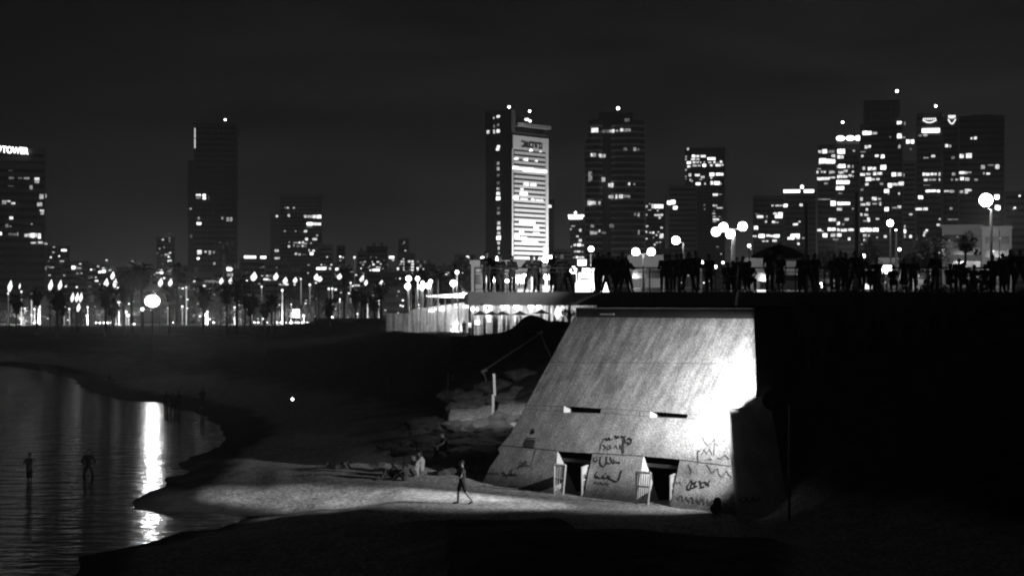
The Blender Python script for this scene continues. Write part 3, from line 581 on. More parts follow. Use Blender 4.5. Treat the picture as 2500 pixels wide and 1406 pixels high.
proto('wade', top='short', bottom='short', mats=(M['skin2'], M['grey_cloth'], M['black_cloth'], M['dark'], M['hair']), kind='bare', pose=dict(elbR=(.3, .12, 1.2), wriR=(.16, .3, 1.36), hdirR=(-.3, .3, .8), elbL=(-.3, .12, 1.2), wriL=(-.14, .3, 1.36), hdirL=(.3, .3, .8)))
def put(pose, px, py_feet, Y, rz, label, group=None, h=1.0, z=None, parent_z=None):
    p = P(px, py_feet, Y)
    if z is not None: p.z = z
    src, used = POSES[pose]
    if not used: o = src; o.location = p; o.rotation_euler.z = R(rz); POSES[pose][1] = True
    else: o = copy_tree(src, None, p, R(rz))
    o.scale = (h, h, h); return tag(o, label, 'person', group)
DG = 'people gathered along the terrace railing'
DZ = 9.42
# along the terrace: (pose, px, Y, heading (0 = away from camera, 180 = towards it), size, label)
crowd = [
 ('stand', 1187, 86.6, 200, 1.04, 'person standing straight at the left end of the terrace railing, beside the lit post'),
 ('rail', 1222, 86.2, 170, .97, 'person leaning on the railing in front of the pale lamp glow at terrace left'),
 ('crossed', 1250, 86.4, 205, .93, 'shorter long-haired person just left of the person bending wide over the railing'),
 ('lean', 1298, 85.9, 180, 1.05, 'person bending over the railing with arms spread wide, in front of the striped bright tower'),
 ('stand', 1351, 86.8, 160, 1.03, 'taller one of the two people close together right of the striped bright tower'),
 ('wide', 1369, 86.2, 190, 1.0, 'broad-standing one of the two people close together right of the striped bright tower'),
 ('crossed', 1459, 86.8, 150, 1.02, 'person at the left edge of the bright white cone, facing right'),
 ('wide', 1487, 86.3, 190, 1.02, 'person with legs apart in front of the bright white cone'),
 ('rail', 1509, 86.3, 180, .95, 'left one of the pair bent over the railing left of the twin globe lamp'),
 ('lean', 1529, 86.1, 175, .98, 'right one of the pair bent over the railing left of the twin globe lamp'),
 ('rail', 1621, 86.5, 185, 1.0, 'left one of two people side by side just right of the twin globe lamp'),
 ('stand', 1634, 87.4, 150, .98, 'right one of two people side by side just right of the twin globe lamp'),
 ('phone', 1664, 86.7, 195, 1.0, 'person with both hands raised under the single globe lamp'),
 ('wide', 1681, 86.4, 180, 1.02, 'person standing with legs apart right under the single globe lamp post'),
 ('crossed', 1698, 87.2, 165, 1.05, 'tall long-haired person right of the single globe lamp'),
 ('stand', 1731, 86.7, 175, .97, 'slim person standing alone left of the triple globe lamp'),
 ('bench', 1775, 87.0, 190, 1.05, 'person sitting low directly under the triple globe lamp'),
 ('rail', 1800, 86.5, 170, .92, 'person leaning at the railing right of the triple globe lamp post'),
 ('wide', 1814, 87.0, 190, .93, 'person in the huddle just left of the parasol, head above the others'),
 ('stand', 1879, 86.6, 185, 1.12, 'tall person standing under the left half of the dark parasol'),
 ('skirt', 1905, 87.4, 170, 1.0, 'person in a skirt under the middle of the dark parasol'),
 ('rail', 1957, 86.6, 180, 1.0, 'left one of the trio at the right edge of the parasol'),
 ('lean', 1971, 86.3, 175, 1.06, 'middle one of the trio at the right edge of the parasol, bent forward'),
 ('crossed', 1990, 87.4, 200, 1.0, 'right one of the trio at the right edge of the parasol'),
 ('phone', 2052, 86.8, 150, 1.06, 'person holding up a phone left of the tall dark pole'),
 ('stand', 2064, 87.6, 215, 1.03, 'person facing the phone holder left of the tall dark pole'),
 ('wide', 2088, 86.6, 185, 1.05, 'person with legs apart at the foot of the tall dark pole'),
 ('skirt', 2207, 85.9, 190, .86, 'small person in a skirt right of the square lit lantern'),
 ('crossed', 2283, 86.0, 160, 1.0, 'person in front of the pale dim wall at right, arms folded'),
 ('rail', 2338, 85.8, 180, .88, 'person leaning on the railing below the dark round tree'),
 ('bench', 2375, 85.6, 200, .95, 'person seated on the right-hand bench, nearest the dark round tree'),
 ('bench', 2404, 85.9, 165, .97, 'person seated on the right-hand bench, under the biggest lamp'),
 ('stand', 2448, 85.6, 185, .98, 'person standing right of the biggest lamp post'),
 ('phone', 2468, 86.2, 170, 1.1, 'tall person holding up a phone at the right edge of the terrace'),
 ('wide', 2490, 85.7, 190, 1.08, 'last person on the terrace, cut by the right edge of the photo'),
 ('skirt', 2140, 86.3, 175, .86, 'small person in a skirt left of the square lit lantern'),
]

crowd += [
 ('rail', 1206, 86.9, 185, 1.0, 'person leaning at the railing between the straight-standing person and the lamp glow'),
 ('stand', 1310, 87.6, 185, .96, 'person standing half hidden right behind the wide-bending one'),
 ('lean', 1384, 86.7, 175, .9, 'smaller person bending at the right shoulder of the close pair'),
 ('wide', 1472, 87.6, 180, .98, 'person standing behind the white cone, between the two cone-side people'),
 ('wide', 1519, 87.0, 185, 1.03, 'taller person behind the bent pair left of the twin globe lamp'),
 ('stand', 1652, 87.6, 190, 1.0, 'person squeezed in just under the single globe, behind its neighbours'),
 ('bench', 1790, 86.4, 170, 1.1, 'second low-seated person under the triple globe lamp, nearer the railing'),
 ('lean', 1808, 86.2, 185, .95, 'person doubled over the railing in the huddle left of the parasol'),
 ('bench', 1828, 86.6, 190, 1.1, 'low-seated person at the right of the huddle left of the parasol'),
 ('rail', 2036, 86.7, 175, .98, 'person leaning on the railing right beside the phone holder'),
 ('crossed', 2104, 87.1, 190, .97, 'person with long hair just right of the tall dark pole'),
 ('bench', 2125, 86.2, 185, .95, 'seated person left of the long bright bench end'),
 ('bench', 2180, 86.1, 175, .95, 'seated person directly under the square lit lantern'),
 ('rail', 2228, 86.3, 180, .9, 'person leaning left of the pale wall-like house'),
 ('bench', 2318, 85.9, 190, 1.0, 'seated person between the folded-arms one and the one below the round tree'),
 ('bench', 2352, 86.5, 170, 1.05, 'seated person just right of the one below the round tree'),
 ('crossed', 2423, 86.0, 180, .95, 'long-haired person at the foot of the biggest lamp post'),
 ('lean', 2437, 86.9, 175, 1.0, 'person bending just right of the biggest lamp post'),
]
for pose, px, Y, rz, h, lab in crowd:
    o = put(pose, px, 700, Y, rz, lab, DG, h, z=DZ); o.scale = (h*1.08, h*1.05, h*1.04)
# on the sand and in the water
mp_ = put('walk', 1128, 1233, 73.6, 95, 'person in dark shirt and shorts walking left across the lit sand', None, 1.0); mp_.location.z = ground_z(mp_.location.x, 73.6)
def onsand(o): o.location.z = ground_z(o.location.x, o.location.y) - .01; return o
onsand(put('lying', 822, 1150, 88.5, 80, 'person lying back alone on the left part of the lit sand'))
BG = 'people sitting together on the beach'
onsand(put('sit', 962, 1176, 83.0, 100, 'leftmost of the sitting beach group, dark clothes, knees up', BG))
onsand(put('sit', 990, 1178, 82.4, 60, 'second of the sitting beach group, beside the one in pale clothes', BG, .95))
onsand(put('sitpale', 1014, 1170, 83.6, 120, 'sitting person in pale clothes with long hair in the beach group', BG, 1.15))
onsand(put('sitpale', 1028, 1160, 84.8, 90, 'rightmost of the sitting beach group, pale top, half behind the others', BG, 1.05))
onsand(put('bench', 1086, 1150, 86.2, 110, 'person perched on the boulders left of the walking person', None, .95)).location.z += .25
put('wade', 72, 1225, 92.4, 150, 'person knee-deep in the water at far left holding something up to the face', 'people wading in the water', z=-.35)
put('wide', 216, 1225, 95, 190, 'person wading alone right of the far-left wader', 'people wading in the water', 1.02, z=-.42)
put('stand', 267, 943, 188, 160, 'tiny distant person at the far water edge', None, 1.0, z=-.05)
SG = 'distant people standing on the shore beyond the bright reflection'
for k, (px, Y, rz, lab) in enumerate([(405, 151, 180, 'leftmost'), (422, 149, 150, 'second'), (436, 150, 210, 'third'), (494, 152, 190, 'rightmost')]):
    o = put(('stand', 'wide', 'crossed', 'rail')[k], px, 960, Y, rz, lab + ' of four dim people beyond the bright reflection', SG, 1.0); onsand(o)
o = put('stand', 1133, 806, 216, 180, 'dark person standing in front of the lit beach pavilion', None, 1.0); o.location.z = ground_z(o.location.x, 216)
for k, (s_, u_) in POSES.items():
    if not u_:
        for c in list(s_.children): bpy.data.objects.remove(c)
        bpy.data.objects.remove(s_)

# ------------------------------------------------------------ boulders
def rock_mesh(seed, m):
    r_ = random.Random(seed); bm = bmesh.new(); bmesh.ops.create_icosphere(bm, subdivisions=3, radius=1)
    o = Vector((r_.random()*9, r_.random()*9, 0))
    for v in bm.verts:
        n_ = noise.fractal(v.co * 1.1 + o, 1, 2, 3); c = noise.cell(v.co * 1.7 + o) * .16; v.co *= .85 + .35 * n_ + c * .5; v.co.z *= .62
    me = bpy.data.meshes.new('boulder'); bm.to_mesh(me); bm.free(); me.materials.append(m); return me
rocks = [rock_mesh(i, M['rock']) for i in range(6)]
pr = mat('pale_rock', .26, .9, .3, 1.2, bump=.6, fine=.2, fscale=5)
RG = 'dark boulders stepped up the slope left of the sloping building'
k = 0
for row, (Y0, x0, x1, n_, sz) in enumerate([(84.2, 1085, 1190, 10, .42), (86.5, 1040, 1195, 18, .5), (89.3, 980, 1215, 22, .62), (92.2, 940, 1240, 20, .6), (100.5, 1010, 1270, 18, .5), (104, 980, 1290, 16, .6)]):
    for i in range(n_):
        px = x0 + (x1 - x0) * (i + rnd.uniform(.1, .9)) / n_; Y = Y0 + rnd.uniform(-.9, .9) + max(0, (1100 - px)) * .006
        x = X(px, Y); o = bpy.data.objects.new('boulder', rocks[k % 6]); COL.objects.link(o); s_ = sz * rnd.uniform(.6, 1.25)
        o.location = (x, Y, ground_z(x, Y) + s_ * .1); o.scale = (s_ * rnd.uniform(1.2, 1.9), s_ * .9, s_ * rnd.uniform(.9, 1.15)); o.rotation_euler = (rnd.uniform(-.12, .12), rnd.uniform(-.12, .12), rnd.uniform(-.3, .3))
        tag(o, 'dark boulder, %s from the left in the %s row of rocks above the sand' % (NTH[i], ('lowest', 'second', 'third', 'fourth', 'fifth', 'topmost')[row]), 'boulder', RG); k += 1

# white marker post in two lengths, standing on the rocks
zb = ground_z(X(1203, 96), 96)
o = empty('marker_post', (X(1203, 94.5), 94.5, Zp(1060, 94.5)), 'tall white post in two offset lengths on the rocks left of the sloping building', 'post')
a = Vector((0, 0, -.3)); b_ = P(1204, 963, 94.5) - o.location; c_ = P(1208, 965, 94.5) - o.location; d_ = P(1206, 912, 94.5) - o.location
MB().tube([a, b_], .075, 8).build('lower_post', M['white'], o); MB().tube([c_, d_], .075, 8).build('upper_post', M['white'], o); MB().tube([b_ - Vector((.05, 0, .04)), c_ + Vector((.05, 0, .02))], .05, 6).build('bracket', M['metal'], o)
# bare canopy frame: one long beam on thin legs with pale caps
Yc = 106
o = empty('canopy_frame', (X(1190, Yc), Yc, ground_z(X(1190, Yc), Yc)), 'bare metal canopy frame with a long slanting beam above the dark slope', 'frame')
q = lambda px, py, dy=0: P(px, py, Yc + dy) - o.location
MB().tube([q(1176, 908), q(1322, 812)], .045, 6).build('beam', M['metal'], o)
for a_, b_ in (((1320, 813), (1345, 872)), ((1322, 813), (1332, 850)), ((1178, 908), (1197, 948)), ((1182, 906), (1186, 930))): MB().tube([q(*a_), q(*b_, 0)], .035, 6).build('leg', M['metal'], o)
for (x_, y_) in ((1319, 812), (1182, 905)):
    mb = MB(); mb.tube([q(x_-7, y_+3), q(x_+7, y_-3)], .09, 6); mb.build('end_cap', M['white'], o)
PG = 'thin wooden poles standing on the dark slope'
for px, y0, y1, Y, lab in ((945, 905, 990, 118, 'tallest thin pole on the dark slope, left of the boulders'), (1092, 905, 985, 110, 'left one of the two leaning thin poles on the slope above the boulders'), (1104, 910, 985, 110, 'right one of the two leaning thin poles on the slope above the boulders'), (645, 818, 845, 220, 'short pole on the dark dune at left'), (893, 882, 905, 125, 'short stump pole left of the tallest thin pole')):
    p = P(px, y1, Y); g = ground_z(p.x, Y); mb = MB(); mb.tube([(0, 0, 0), (.06, 0, Zp(y0, Y) - g)], [.07, .05], 7); o = mb.build('wooden_pole', M['facade'], None, False, (p.x, Y, g - .1)); tag(o, lab, 'pole', PG)
o = MB().tube([(0, 0, -.2), (0, 0, 1.0)], .03, 6).build('beach_lamp', M['dark'], None, False, (X(714, 108), 108, ground_z(X(714, 108), 108)))
tag(o, 'tiny lone lamp low on the dark beach', 'lamp'); MB().ball((0, 0, Zp(974, 108) - o.location.z), .07, 8).build('bulb', TINY, o)

# ------------------------------------------------------------ terrace deck, railing, lamps
YD = 85.0
o = empty('terrace_deck', (X(1143, YD), YD, 8.8), 'long dark concrete terrace deck carrying the crowd above the sloping building', 'terrace')
xl = X(1143, YD)
mb = MB(); wd_ = X(3200, YD) - xl; mb.prism([(0, 0), (wd_, 0), (wd_ + 30, 165), (22, 165), (-1.5, 50)], 0, .6)
mb.build('deck_slab', M['deck'], o)
mb = MB(); mb.box(0, -.08, .42, X(3200, YD) - xl, -.003, .625); mb.build('deck_kerb', M['deck'], o)
for k in range(4): MB().box(6 + k*9, 3, -3.9, 6.6 + k*9, 3.6, -.003).build('pier', M['deck'], o) if k > 1 else None
sp_ = spot('slope_fill_spot', Vector((.9, -.25, -.15)), (X(1245, 95), 95, 3.0), 2600, 50, .8, .05, o); spot('slope_fill_spot', Vector((.9, -.25, -.15)), (X(1080, 92), 92, 2.0), 260, 80, .9, .05, o)  # assumed unseen lamp for the ledge; wide second beam added to lift the boulders
MB().tube([(.9, -.2, -.02), (.9, -.2, -.14)], [.03, .03], 6).tube([(.9, -.29, -.12), (.9, -.42, -.05)], [.07, .05], 8).build('spotlight_body', M['dark'], o)
rl = empty('railing', (xl, YD + .35, DZ), 'dark metal railing along the seaward edge of the terrace', 'railing')
x_end = X(2700, YD)
mb = MB(); mb.tube([(.3, 0, 1.12), (x_end - xl, 0, 1.12)], .035, 6); mb.build('handrail', M['dark'], rl)
for z in (.12, .92): MB().tube([(.3, 0, z), (x_end - xl, 0, z)], .018, 5).build('rail', M['dark'], rl)
x = .3; k = 0
while x < x_end - xl and k < 24: MB().tube([(x, 0, 0), (x, 0, 1.12)], .03, 6).build('post', M['dark'], rl); x += 1.35; k += 1
# open braced pale frame at the left end of the railing
def globe_lamp(px, gy, Y, globes, label, r=.26, group='globe lamps on the terrace promenade', base=None, m=GLOBE, postm=None, power=0, pr_=.06, posty=None):
    bz = DZ if base is None else base
    o = empty('street_lamp', (X(px, Y), Y, bz), label, 'street lamp', group)
    zt = Zp(posty if posty else min(g[1] for g in globes) + 6, Y) - bz
    MB().tube([(0, 0, -.1), (0, 0, 1.0), (0, 0, zt)], [pr_*1.5, pr_, pr_*.8], 8).build('post', postm or M['white'], o)
    for gx, gy_ in globes:
        lx, lz = X(gx, Y) - X(px, Y), Zp(gy_, Y) - bz
        if abs(lx) > .05: MB().tube([(0, 0, zt), (lx*.6, 0, zt + .02), (lx, 0, lz - r)], .03, 6).build('arm', postm or M['white'], o)
        g = MB().ball((lx, -.02, lz), r, 14, 1, 1, 1).build('globe', m, o, True)
        MB().lathe((lx, -.02, lz - r - .06), [(.05, 0), (.09, .03), (.1, .08)], 8).build('globe_holder', M['dark'], o)
    return o
globe_lamp(1571, 0, 96, [(1552, 615), (1590, 615)], 'twin globe lamp in the middle of the terrace crowd', .205, power=1)
globe_lamp(1669, 0, 100, [(1650, 587)], 'single globe lamp on a white post between the twin and the triple lamp', .225)
globe_lamp(1790, 0, 104, [(1766, 555), (1813, 553), (1783, 572), (1748, 566)], 'tall lamp with a cluster of four globes left of the parasol', .26, pr_=.13, posty=560)
globe_lamp(2420, 0, 92, [(2407, 489)], 'tallest and brightest single globe lamp at the right', .33, m=BIGGLOBE, posty=512, pr_=.08)
globe_lamp(2174, 0, 110, [(2173, 545)], 'small bright lamp high on a white post left of the far-right towers', .19, m=BIGGLOBE, posty=554)
globe_lamp(2188, 0, 98, [(2187, 562)], 'slimmer white lamp post just right of the small bright lamp', .05, posty=566)
globe_lamp(1183, 0, 100, [(1178, 632)], 'lamp with a small shade at the left end of the terrace', .11, posty=640)
globe_lamp(1222, 0, 98, [(1212, 634)], 'bright lamp behind the person leaning at the left end of the terrace', .17, posty=640)
globe_lamp(1336, 0, 100, [(1332, 633), (1344, 632)], 'pair of touching globes right at the foot of the striped bright tower', .19)
globe_lamp(1418, 0, 120, [(1399, 659), (1429, 659)], 'twin globe lamp in front of the bright kiosk', .23, posty=670)
globe_lamp(1443, 0, 120, [(1443, 608)], 'single globe lamp below the dark rounded tower', .18, posty=618)
globe_lamp(1474, 0, 118, [(1475, 636)], 'small globe lamp above the bright white cone', .11, posty=642)
globe_lamp(1712, 0, 118, [(1713, 641)], 'dim small globe lamp between the single and the triple lamp', .12, posty=646)
for px, py, r_, lab in ((1206, 685, .08, 'lowest left tiny lamp behind the railing'), (1224, 675, .09, 'tiny lamp behind the railing, left of the wide-bending person'), (1247, 676, .13, 'upper one of the cluster of small lamps left of the wide-bending person'), (1238, 686, .13, 'lower one of the cluster of small lamps left of the wide-bending person'), (1268, 682, .2, 'widest low lamp glow left of the wide-bending person'), (1281, 672, .09, 'tiny oval lamp at the elbow of the wide-bending person'), (1311, 671, .08, 'tiny round lamp right of the wide-bending person'), (1254, 684, .08, 'tiny lamp between the cluster and the widest glow'), (1335, 677, .22, 'T-shaped low lamp left of the close pair'), (2031, 646, .13, 'small bright lamp left of the phone holder'), (2108, 625, .13, 'small bright lamp right of the tall dark pole'), (1747, 652, .12, 'small oval lamp just behind the railing left of the triple lamp'), (1765, 641, .08, 'tiny lamp above the oval one, left of the triple lamp'), (2196, 609, .10, 'small lamp right of the slim white post'), (1829, 600, .10, 'small lamp left above the parasol tip')):
    Y = 125; o = empty('bollard_lamp', (X(px, Y), Y, 9.0), lab, 'lamp', 'small lamps scattered behind the terrace')
    MB().tube([(0, 0, 0), (0, 0, Zp(py, Y) - 9.0)], .03, 6).build('post', M['dark'], o); MB().ball((0, 0, Zp(py, Y) - 9.0), r_, 10).build('globe', GLOBE, o, True)
o = empty('square_lantern', (X(2165, 100), 100, DZ), 'square two-tier lit lantern on a post at the right', 'lantern')
MB().tube([(0, 0, 0), (0, 0, Zp(668, 100) - DZ)], .05, 6).build('post', M['dark'], o)
z0 = Zp(667, 100) - DZ; h_ = Zp(649, 100) - Zp(667, 100); MB().box(-.22, -.2, z0, .22, .2, z0 + h_*.46).box(-.17, -.15, z0 + h_*.44, .17, .15, z0 + h_*.56).box(-.22, -.2, z0 + h_*.54, .22, .2, z0 + h_).build('lantern_glass', GLOBE, o)
# dark poles without lamps
for px, y0, Y, lab in ((2091, 470, 118, 'tall dark pole in front of the right-hand towers'), (1968, 497, 122, 'shorter dark pole above the parasol')):
    o = empty('dark_pole', (X(px, Y), Y, 9.0), lab, 'pole'); zt = Zp(y0, Y) - 9.0
    MB().tube([(0, 0, 0), (0, 0, zt)], [.13, .09], 8).build('shaft', M['dark'], o); MB().tube([(.13, 0, zt*.45), (.13, 0, zt*.98)], .025, 5).build('cable_pipe', M['facade3'], o)
# parasol
o = empty('parasol', (X(1903, 90), 90, DZ), 'large dark market parasol over the crowd right of the triple globe lamp', 'parasol')
zc = Zp(626, 90) - DZ; zt = Zp(596, 90) - DZ; rr = 1.38; n = 8
mb = MB(); ring = [(rr*math.cos(2*math.pi*k/n), rr*math.sin(2*math.pi*k/n), zc + .05) for k in range(n)]
i = 0; mb.v = [(0, 0, zt)] + [(x*.45, y*.45, zc + (zt-zc)*.68) for x, y, z in ring] + ring + [(x, y, z - .12) for x, y, z in ring]
for k in range(n):
    j = (k+1) % n; mb.f += [[0, 1+k, 1+j], [1+k, 1+n+k, 1+n+j, 1+j], [1+n+k, 1+2*n+k, 1+2*n+j, 1+n+j]]
mb.build('canopy', M['canvas'], o)
MB().tube([(0, 0, 0), (0, 0, zt + .08)], .03, 8).build('pole', M['dark'], o); MB().lathe((0, 0, 0), [(.3, 0), (.3, .06), (.05, .1), (.04, .3)], 10).build('base', M['dark'], o)
for x, y, z in ring: MB().tube([(0, 0, zc - .25), (x*.6, y*.6, zc + (zt-zc)*.42)], .012, 5).build('rib', M['dark'], o)
# bright kiosk, white table and banner cone behind the railing
o = empty('kiosk', (X(1436, 112), 112, DZ), 'bright open snack kiosk glowing behind the terrace railing', 'kiosk')
k0 = lambda px: X(px, 112) - X(1436, 112); kz = lambda py: Zp(py, 112) - DZ
MB().box(k0(1408), 0, -.1, k0(1456), 2.4, kz(690)).build('counter', SIGN_LIT_GLOW, o); MB().box(k0(1440), .3, kz(690)+.002, k0(1455), 2.2, kz(655)).build('lit_cabinet', SIGN_LIT_GLOW, o)  # counter and cabinet emit: lamplight on the kiosk put into the material
MB().box(k0(1420), -.3, kz(653), k0(1457), 2.6, kz(650)).build('roof', M['white'], o)
MB().box(k0(1409), .2, kz(690)+.002, k0(1413), .4, kz(653)).build('post', M['white'], o); MB().box(k0(1418), .5, kz(683), k0(1438), .8, kz(679)).build('shelf', M['dark'], o)
MB().box(k0(1410), 2.2, kz(689), k0(1440), 2.35, kz(662)).build('back_panel', emit('panel_glow', 1.1), o)
o = empty('menu_board', (X(1421, 116), 116, DZ), 'small bright board above the kiosk', 'sign'); MB().tube([(0, .2, -.2), (0, .2, Zp(648, 116) - DZ)], .04, 6).build('post', M['dark'], o)
MB().box(-.27, 0, Zp(648, 116) - DZ, .27, .12, Zp(634, 116) - DZ).build('lit_panel', SIGN_LIT_GLOW, o)
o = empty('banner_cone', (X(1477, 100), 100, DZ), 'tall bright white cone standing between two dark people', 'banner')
MB().lathe((0, 0, -.1), [(.2, 0), (.21, .12), (.17, .45), (.09, .95), (.05, 1.25), (.02, 1.4)], 14).build('cone', SIGN_LIT_GLOW, o, True); MB().lathe((0, 0, -.12), [(.24, 0), (.24, .24), (.15, .27)], 12).build('cone_base', SIGN_LIT_GLOW, o)  # cone emits; its brightness under the lamps is painted in
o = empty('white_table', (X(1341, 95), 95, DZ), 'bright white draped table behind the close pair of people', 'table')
MB().box(-.34, -.2, -.1, .32, .35, .38).build('tablecloth', emit('cloth_glow', 1.6), o); MB().tube([(-.16, 0, .39), (-.16, 0, .78)], .05, 8).build('lamp_stem', SIGN_LIT_GLOW, o)  # cloth emits, replacing light that would fall on it
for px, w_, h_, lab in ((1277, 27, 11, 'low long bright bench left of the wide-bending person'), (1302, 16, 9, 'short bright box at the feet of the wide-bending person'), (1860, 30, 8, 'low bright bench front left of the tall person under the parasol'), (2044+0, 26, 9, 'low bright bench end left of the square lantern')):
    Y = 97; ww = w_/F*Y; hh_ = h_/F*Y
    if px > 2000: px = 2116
    o = empty('lit_bench', (X(px, Y), Y, DZ), lab, 'bench', 'lit low benches on the terrace')
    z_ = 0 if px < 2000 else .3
    MB().box(-ww/2, 0, z_ - .12, ww/2, .4, z_ + hh_).build('seat', emit('bench_glow', 1.4), o); MB().box(-ww/2 + .04, .05, -.3, -ww/2 + .1, .35, z_ - .123).box(ww/2 - .1, .05, -.3, ww/2 - .04, .35, z_ - .123).build('leg', M['dark'], o)  # seat is emissive to imitate being lit
# upright glowing advertising tube behind the wide-bending person
o = empty('light_column', (X(1301, 98), 98, DZ), 'upright white light tube behind the wide-bending person', 'light column'); MB().lathe((0, 0, 0), [(.08, 0), (.08, .8), (.05, .86)], 10).build('tube', SIGN_LIT_GLOW, o); MB().lathe((0, 0, -.12), [(.12, 0), (.12, .11)], 10).build('base', M['dark'], o)
# car parked on the promenade behind the crowd: built with the traffic below
# ------------------------------------------------------------ town
BLD = []
def lp(o, px, py, Y, dy=0.0):      # a photo column and height as a place on the building's own front
    tc_ = math.atan(o.location.x / Y); return Vector((Y / math.cos(tc_) * math.tan(math.atan((px - 1250)/F) - tc_), dy, Zp(py, Y) - o.location.z))
def building(name, label, cat, x0, x1, yt, Y, depth=None, m='facade', floor=3.4, group=None, base=1.0, steps=(), piers=0, bands=True, roofbits=0):
    o = empty(name, (X((x0+x1)/2, Y), Y, base), label, cat, group)
    o.rotation_euler.z = -math.atan(o.location.x / Y); w_ = lp(o, x1, 0, Y).x - lp(o, x0, 0, Y).x; zt = Zp(yt, Y) - base; d = depth or max(12, min(30, w_*.9))
    MB().box(-w_/2, 0, -3, w_/2, d, zt).build('wall', M[m], o)
    MB().box(-w_/2 - .25, -.25, zt + .003, w_/2 + .25, d + .2, zt + .7).build('parapet', M[m], o)
    for (sx0, sx1, sy) in steps:
        a, b_ = lp(o, sx0, 0, Y).x, lp(o, sx1, 0, Y).x; zs = Zp(sy, Y) - base
        if a < -w_/2 - .1 or b_ > w_/2 + .1:
            MB().box(max(a, -9e9) if a < -w_/2 else w_/2 + .003, 1.2, -3, -w_/2 - .003 if a < -w_/2 else b_, d*.8, zs).build('wing', M[m], o)
        else: MB().box(a, 1.5, zt + .703, b_, d*.8, zs).build('rooftop_block', M[m], o)
    rr_ = random.Random(int(x0*7 + yt))
    for k in range(roofbits):
        a = rr_.uniform(-w_*.4, w_*.3); q = rr_.uniform(1, 2.2); MB().box(a, 2, zt + .703, a + q, 4, zt + .7 + rr_.uniform(1, 2.6)).build('water_tank', M['metal'], o)
    if bands:
        nfl = int(min(34, max(1, (zt - 2) / floor)))
        for k in range(nfl):
            z = zt - 1.6 - k * floor
            MB().box(-w_/2 + .6, -.10, z - 1.5, w_/2 - .6, .2, z).build('window_band', M['glass'], o)
        for k in range(piers):
            a = -w_/2 + w_*(k + .5)/piers; MB().box(a - .35, -.3, -3, a + .35, -.003, zt - .5).build('pier', M[m], o)
    for dx, sgn in ((-w_/2, -1), (w_/2, 1)):   # blind flanks carry a column of windows too
        for k in range(0, 6 if w_ > 20 else 0): z = zt - 3 - k * floor * 2; MB().box(min(dx, dx + .1*sgn), d*.3, z - 1.3, max(dx, dx + .1*sgn), d*.6, z).build('side_window', M['glass'], o)
    BLD.append(dict(o=o, x0=x0 if not steps else min([x0] + [s[0] for s in steps]), x1=x1 if not steps else max([x1] + [s[1] for s in steps]), yt=yt - 8, yb=Zp(0, 1) and 735 + (CZ - base)/Y*F, Y=Y, n=0))
    return o
def win_on(b, px, py, w_, h_, br, dy=-.32, name='lit_window'):
    o = b['o']; Y = b['Y']; c = lp(o, px, py, Y); hw, hh = w_/F*Y/2, h_/F*Y/2
    b['n'] += 1
    return MB().box(c.x - hw, 0 + dy, c.z - hh, c.x + hw, dy + .18, c.z + hh).build(name, glow_mat(br), o)
# towers
A = building('hotel_tower', 'dark tower at the far left with a big glowing rooftop sign', 'tower', -60, 112, 366, 830, m='facade2', floor=3.5)
B = building('residential_tower', 'slim dark unlit tower with a lit vertical strip near its top left', 'tower', 472, 580, 305, 1125, m='facade2', floor=3.5, steps=[(459, 472, 392)], piers=8)
c = building('office_tower', 'dark mid-height tower left of centre with two bright rows near its top right', 'tower', 684, 786, 478, 1650, m='facade2', floor=3.5, steps=[(660, 684, 517)])
D6 = building('office_tower', 'tower right of the rounded one with brightly lit upper storeys', 'tower', 1672, 1770, 363, 2000, m='facade2', floor=3.5)
D7 = building('banded_block', 'grey banded block in front of the tower with lit upper storeys', 'building', 1632, 1701, 455, 1300, m='facade3', floor=3.6)
D8 = building('apartment_block', 'narrow block with scattered lights just right of the rounded tower', 'building', 1577, 1624, 496, 1400, m='facade2')
D9 = building('apartment_tower', 'slim tower with two glowing roof bars left of the rounded tower', 'tower', 1391, 1430, 537, 1500, m='facade2')
D4b = building('apartment_block', 'narrow dark block peeping out right of the striped bright tower', 'building', 1335, 1352, 488, 1700, m='facade2')
D10 = building('office_block', 'broad dark block left of the tall right-hand cluster, many rows lit', 'building', 1838, 1914, 481, 1200, m='facade2', floor=3.4)
D10b = building('office_block', 'dark block with a glowing bar along its roof, left of the tall cluster', 'building', 1915, 1992, 473, 1180, m='facade2', floor=3.4)
E11 = building('office_tower', 'left tower of the tall right-hand cluster, roof edge with three glowing lamps', 'tower', 1996, 2040, 356, 1120, m='facade2', floor=3.5)
E11b = building('office_tower', 'tower under the three glowing roof lamps, densely lit in its middle', 'tower', 2041, 2098, 346, 1118, m='facade2', floor=3.5)
E12 = building('office_tower', 'tallest tower of the right-hand cluster with a framed dark crown', 'tower', 2099, 2203, 305, 1080, m='facade2', floor=3.5, steps=[(2108, 2197, 244)])
E12b = building('office_tower', 'slim dim tower squeezed between the tallest tower and the one with the curved sign', 'tower', 2203, 2236, 395, 1300, m='facade3', floor=3.5)
E13 = building('office_tower', 'dark tower with a curved glowing logo above a bright bar', 'tower', 2237, 2300, 280, 1060, m='facade2', floor=3.5)
E14 = building('office_tower', 'dark flank tower carrying the small cup-shaped glowing logo', 'tower', 2301, 2340, 290, 1075, m='facade2', floor=3.5)
E15 = building('office_tower', 'broad dark tower at the right end of the tall cluster', 'tower', 2341, 2452, 286, 1050, m='facade2', floor=3.5, steps=[(2370, 2425, 280)])
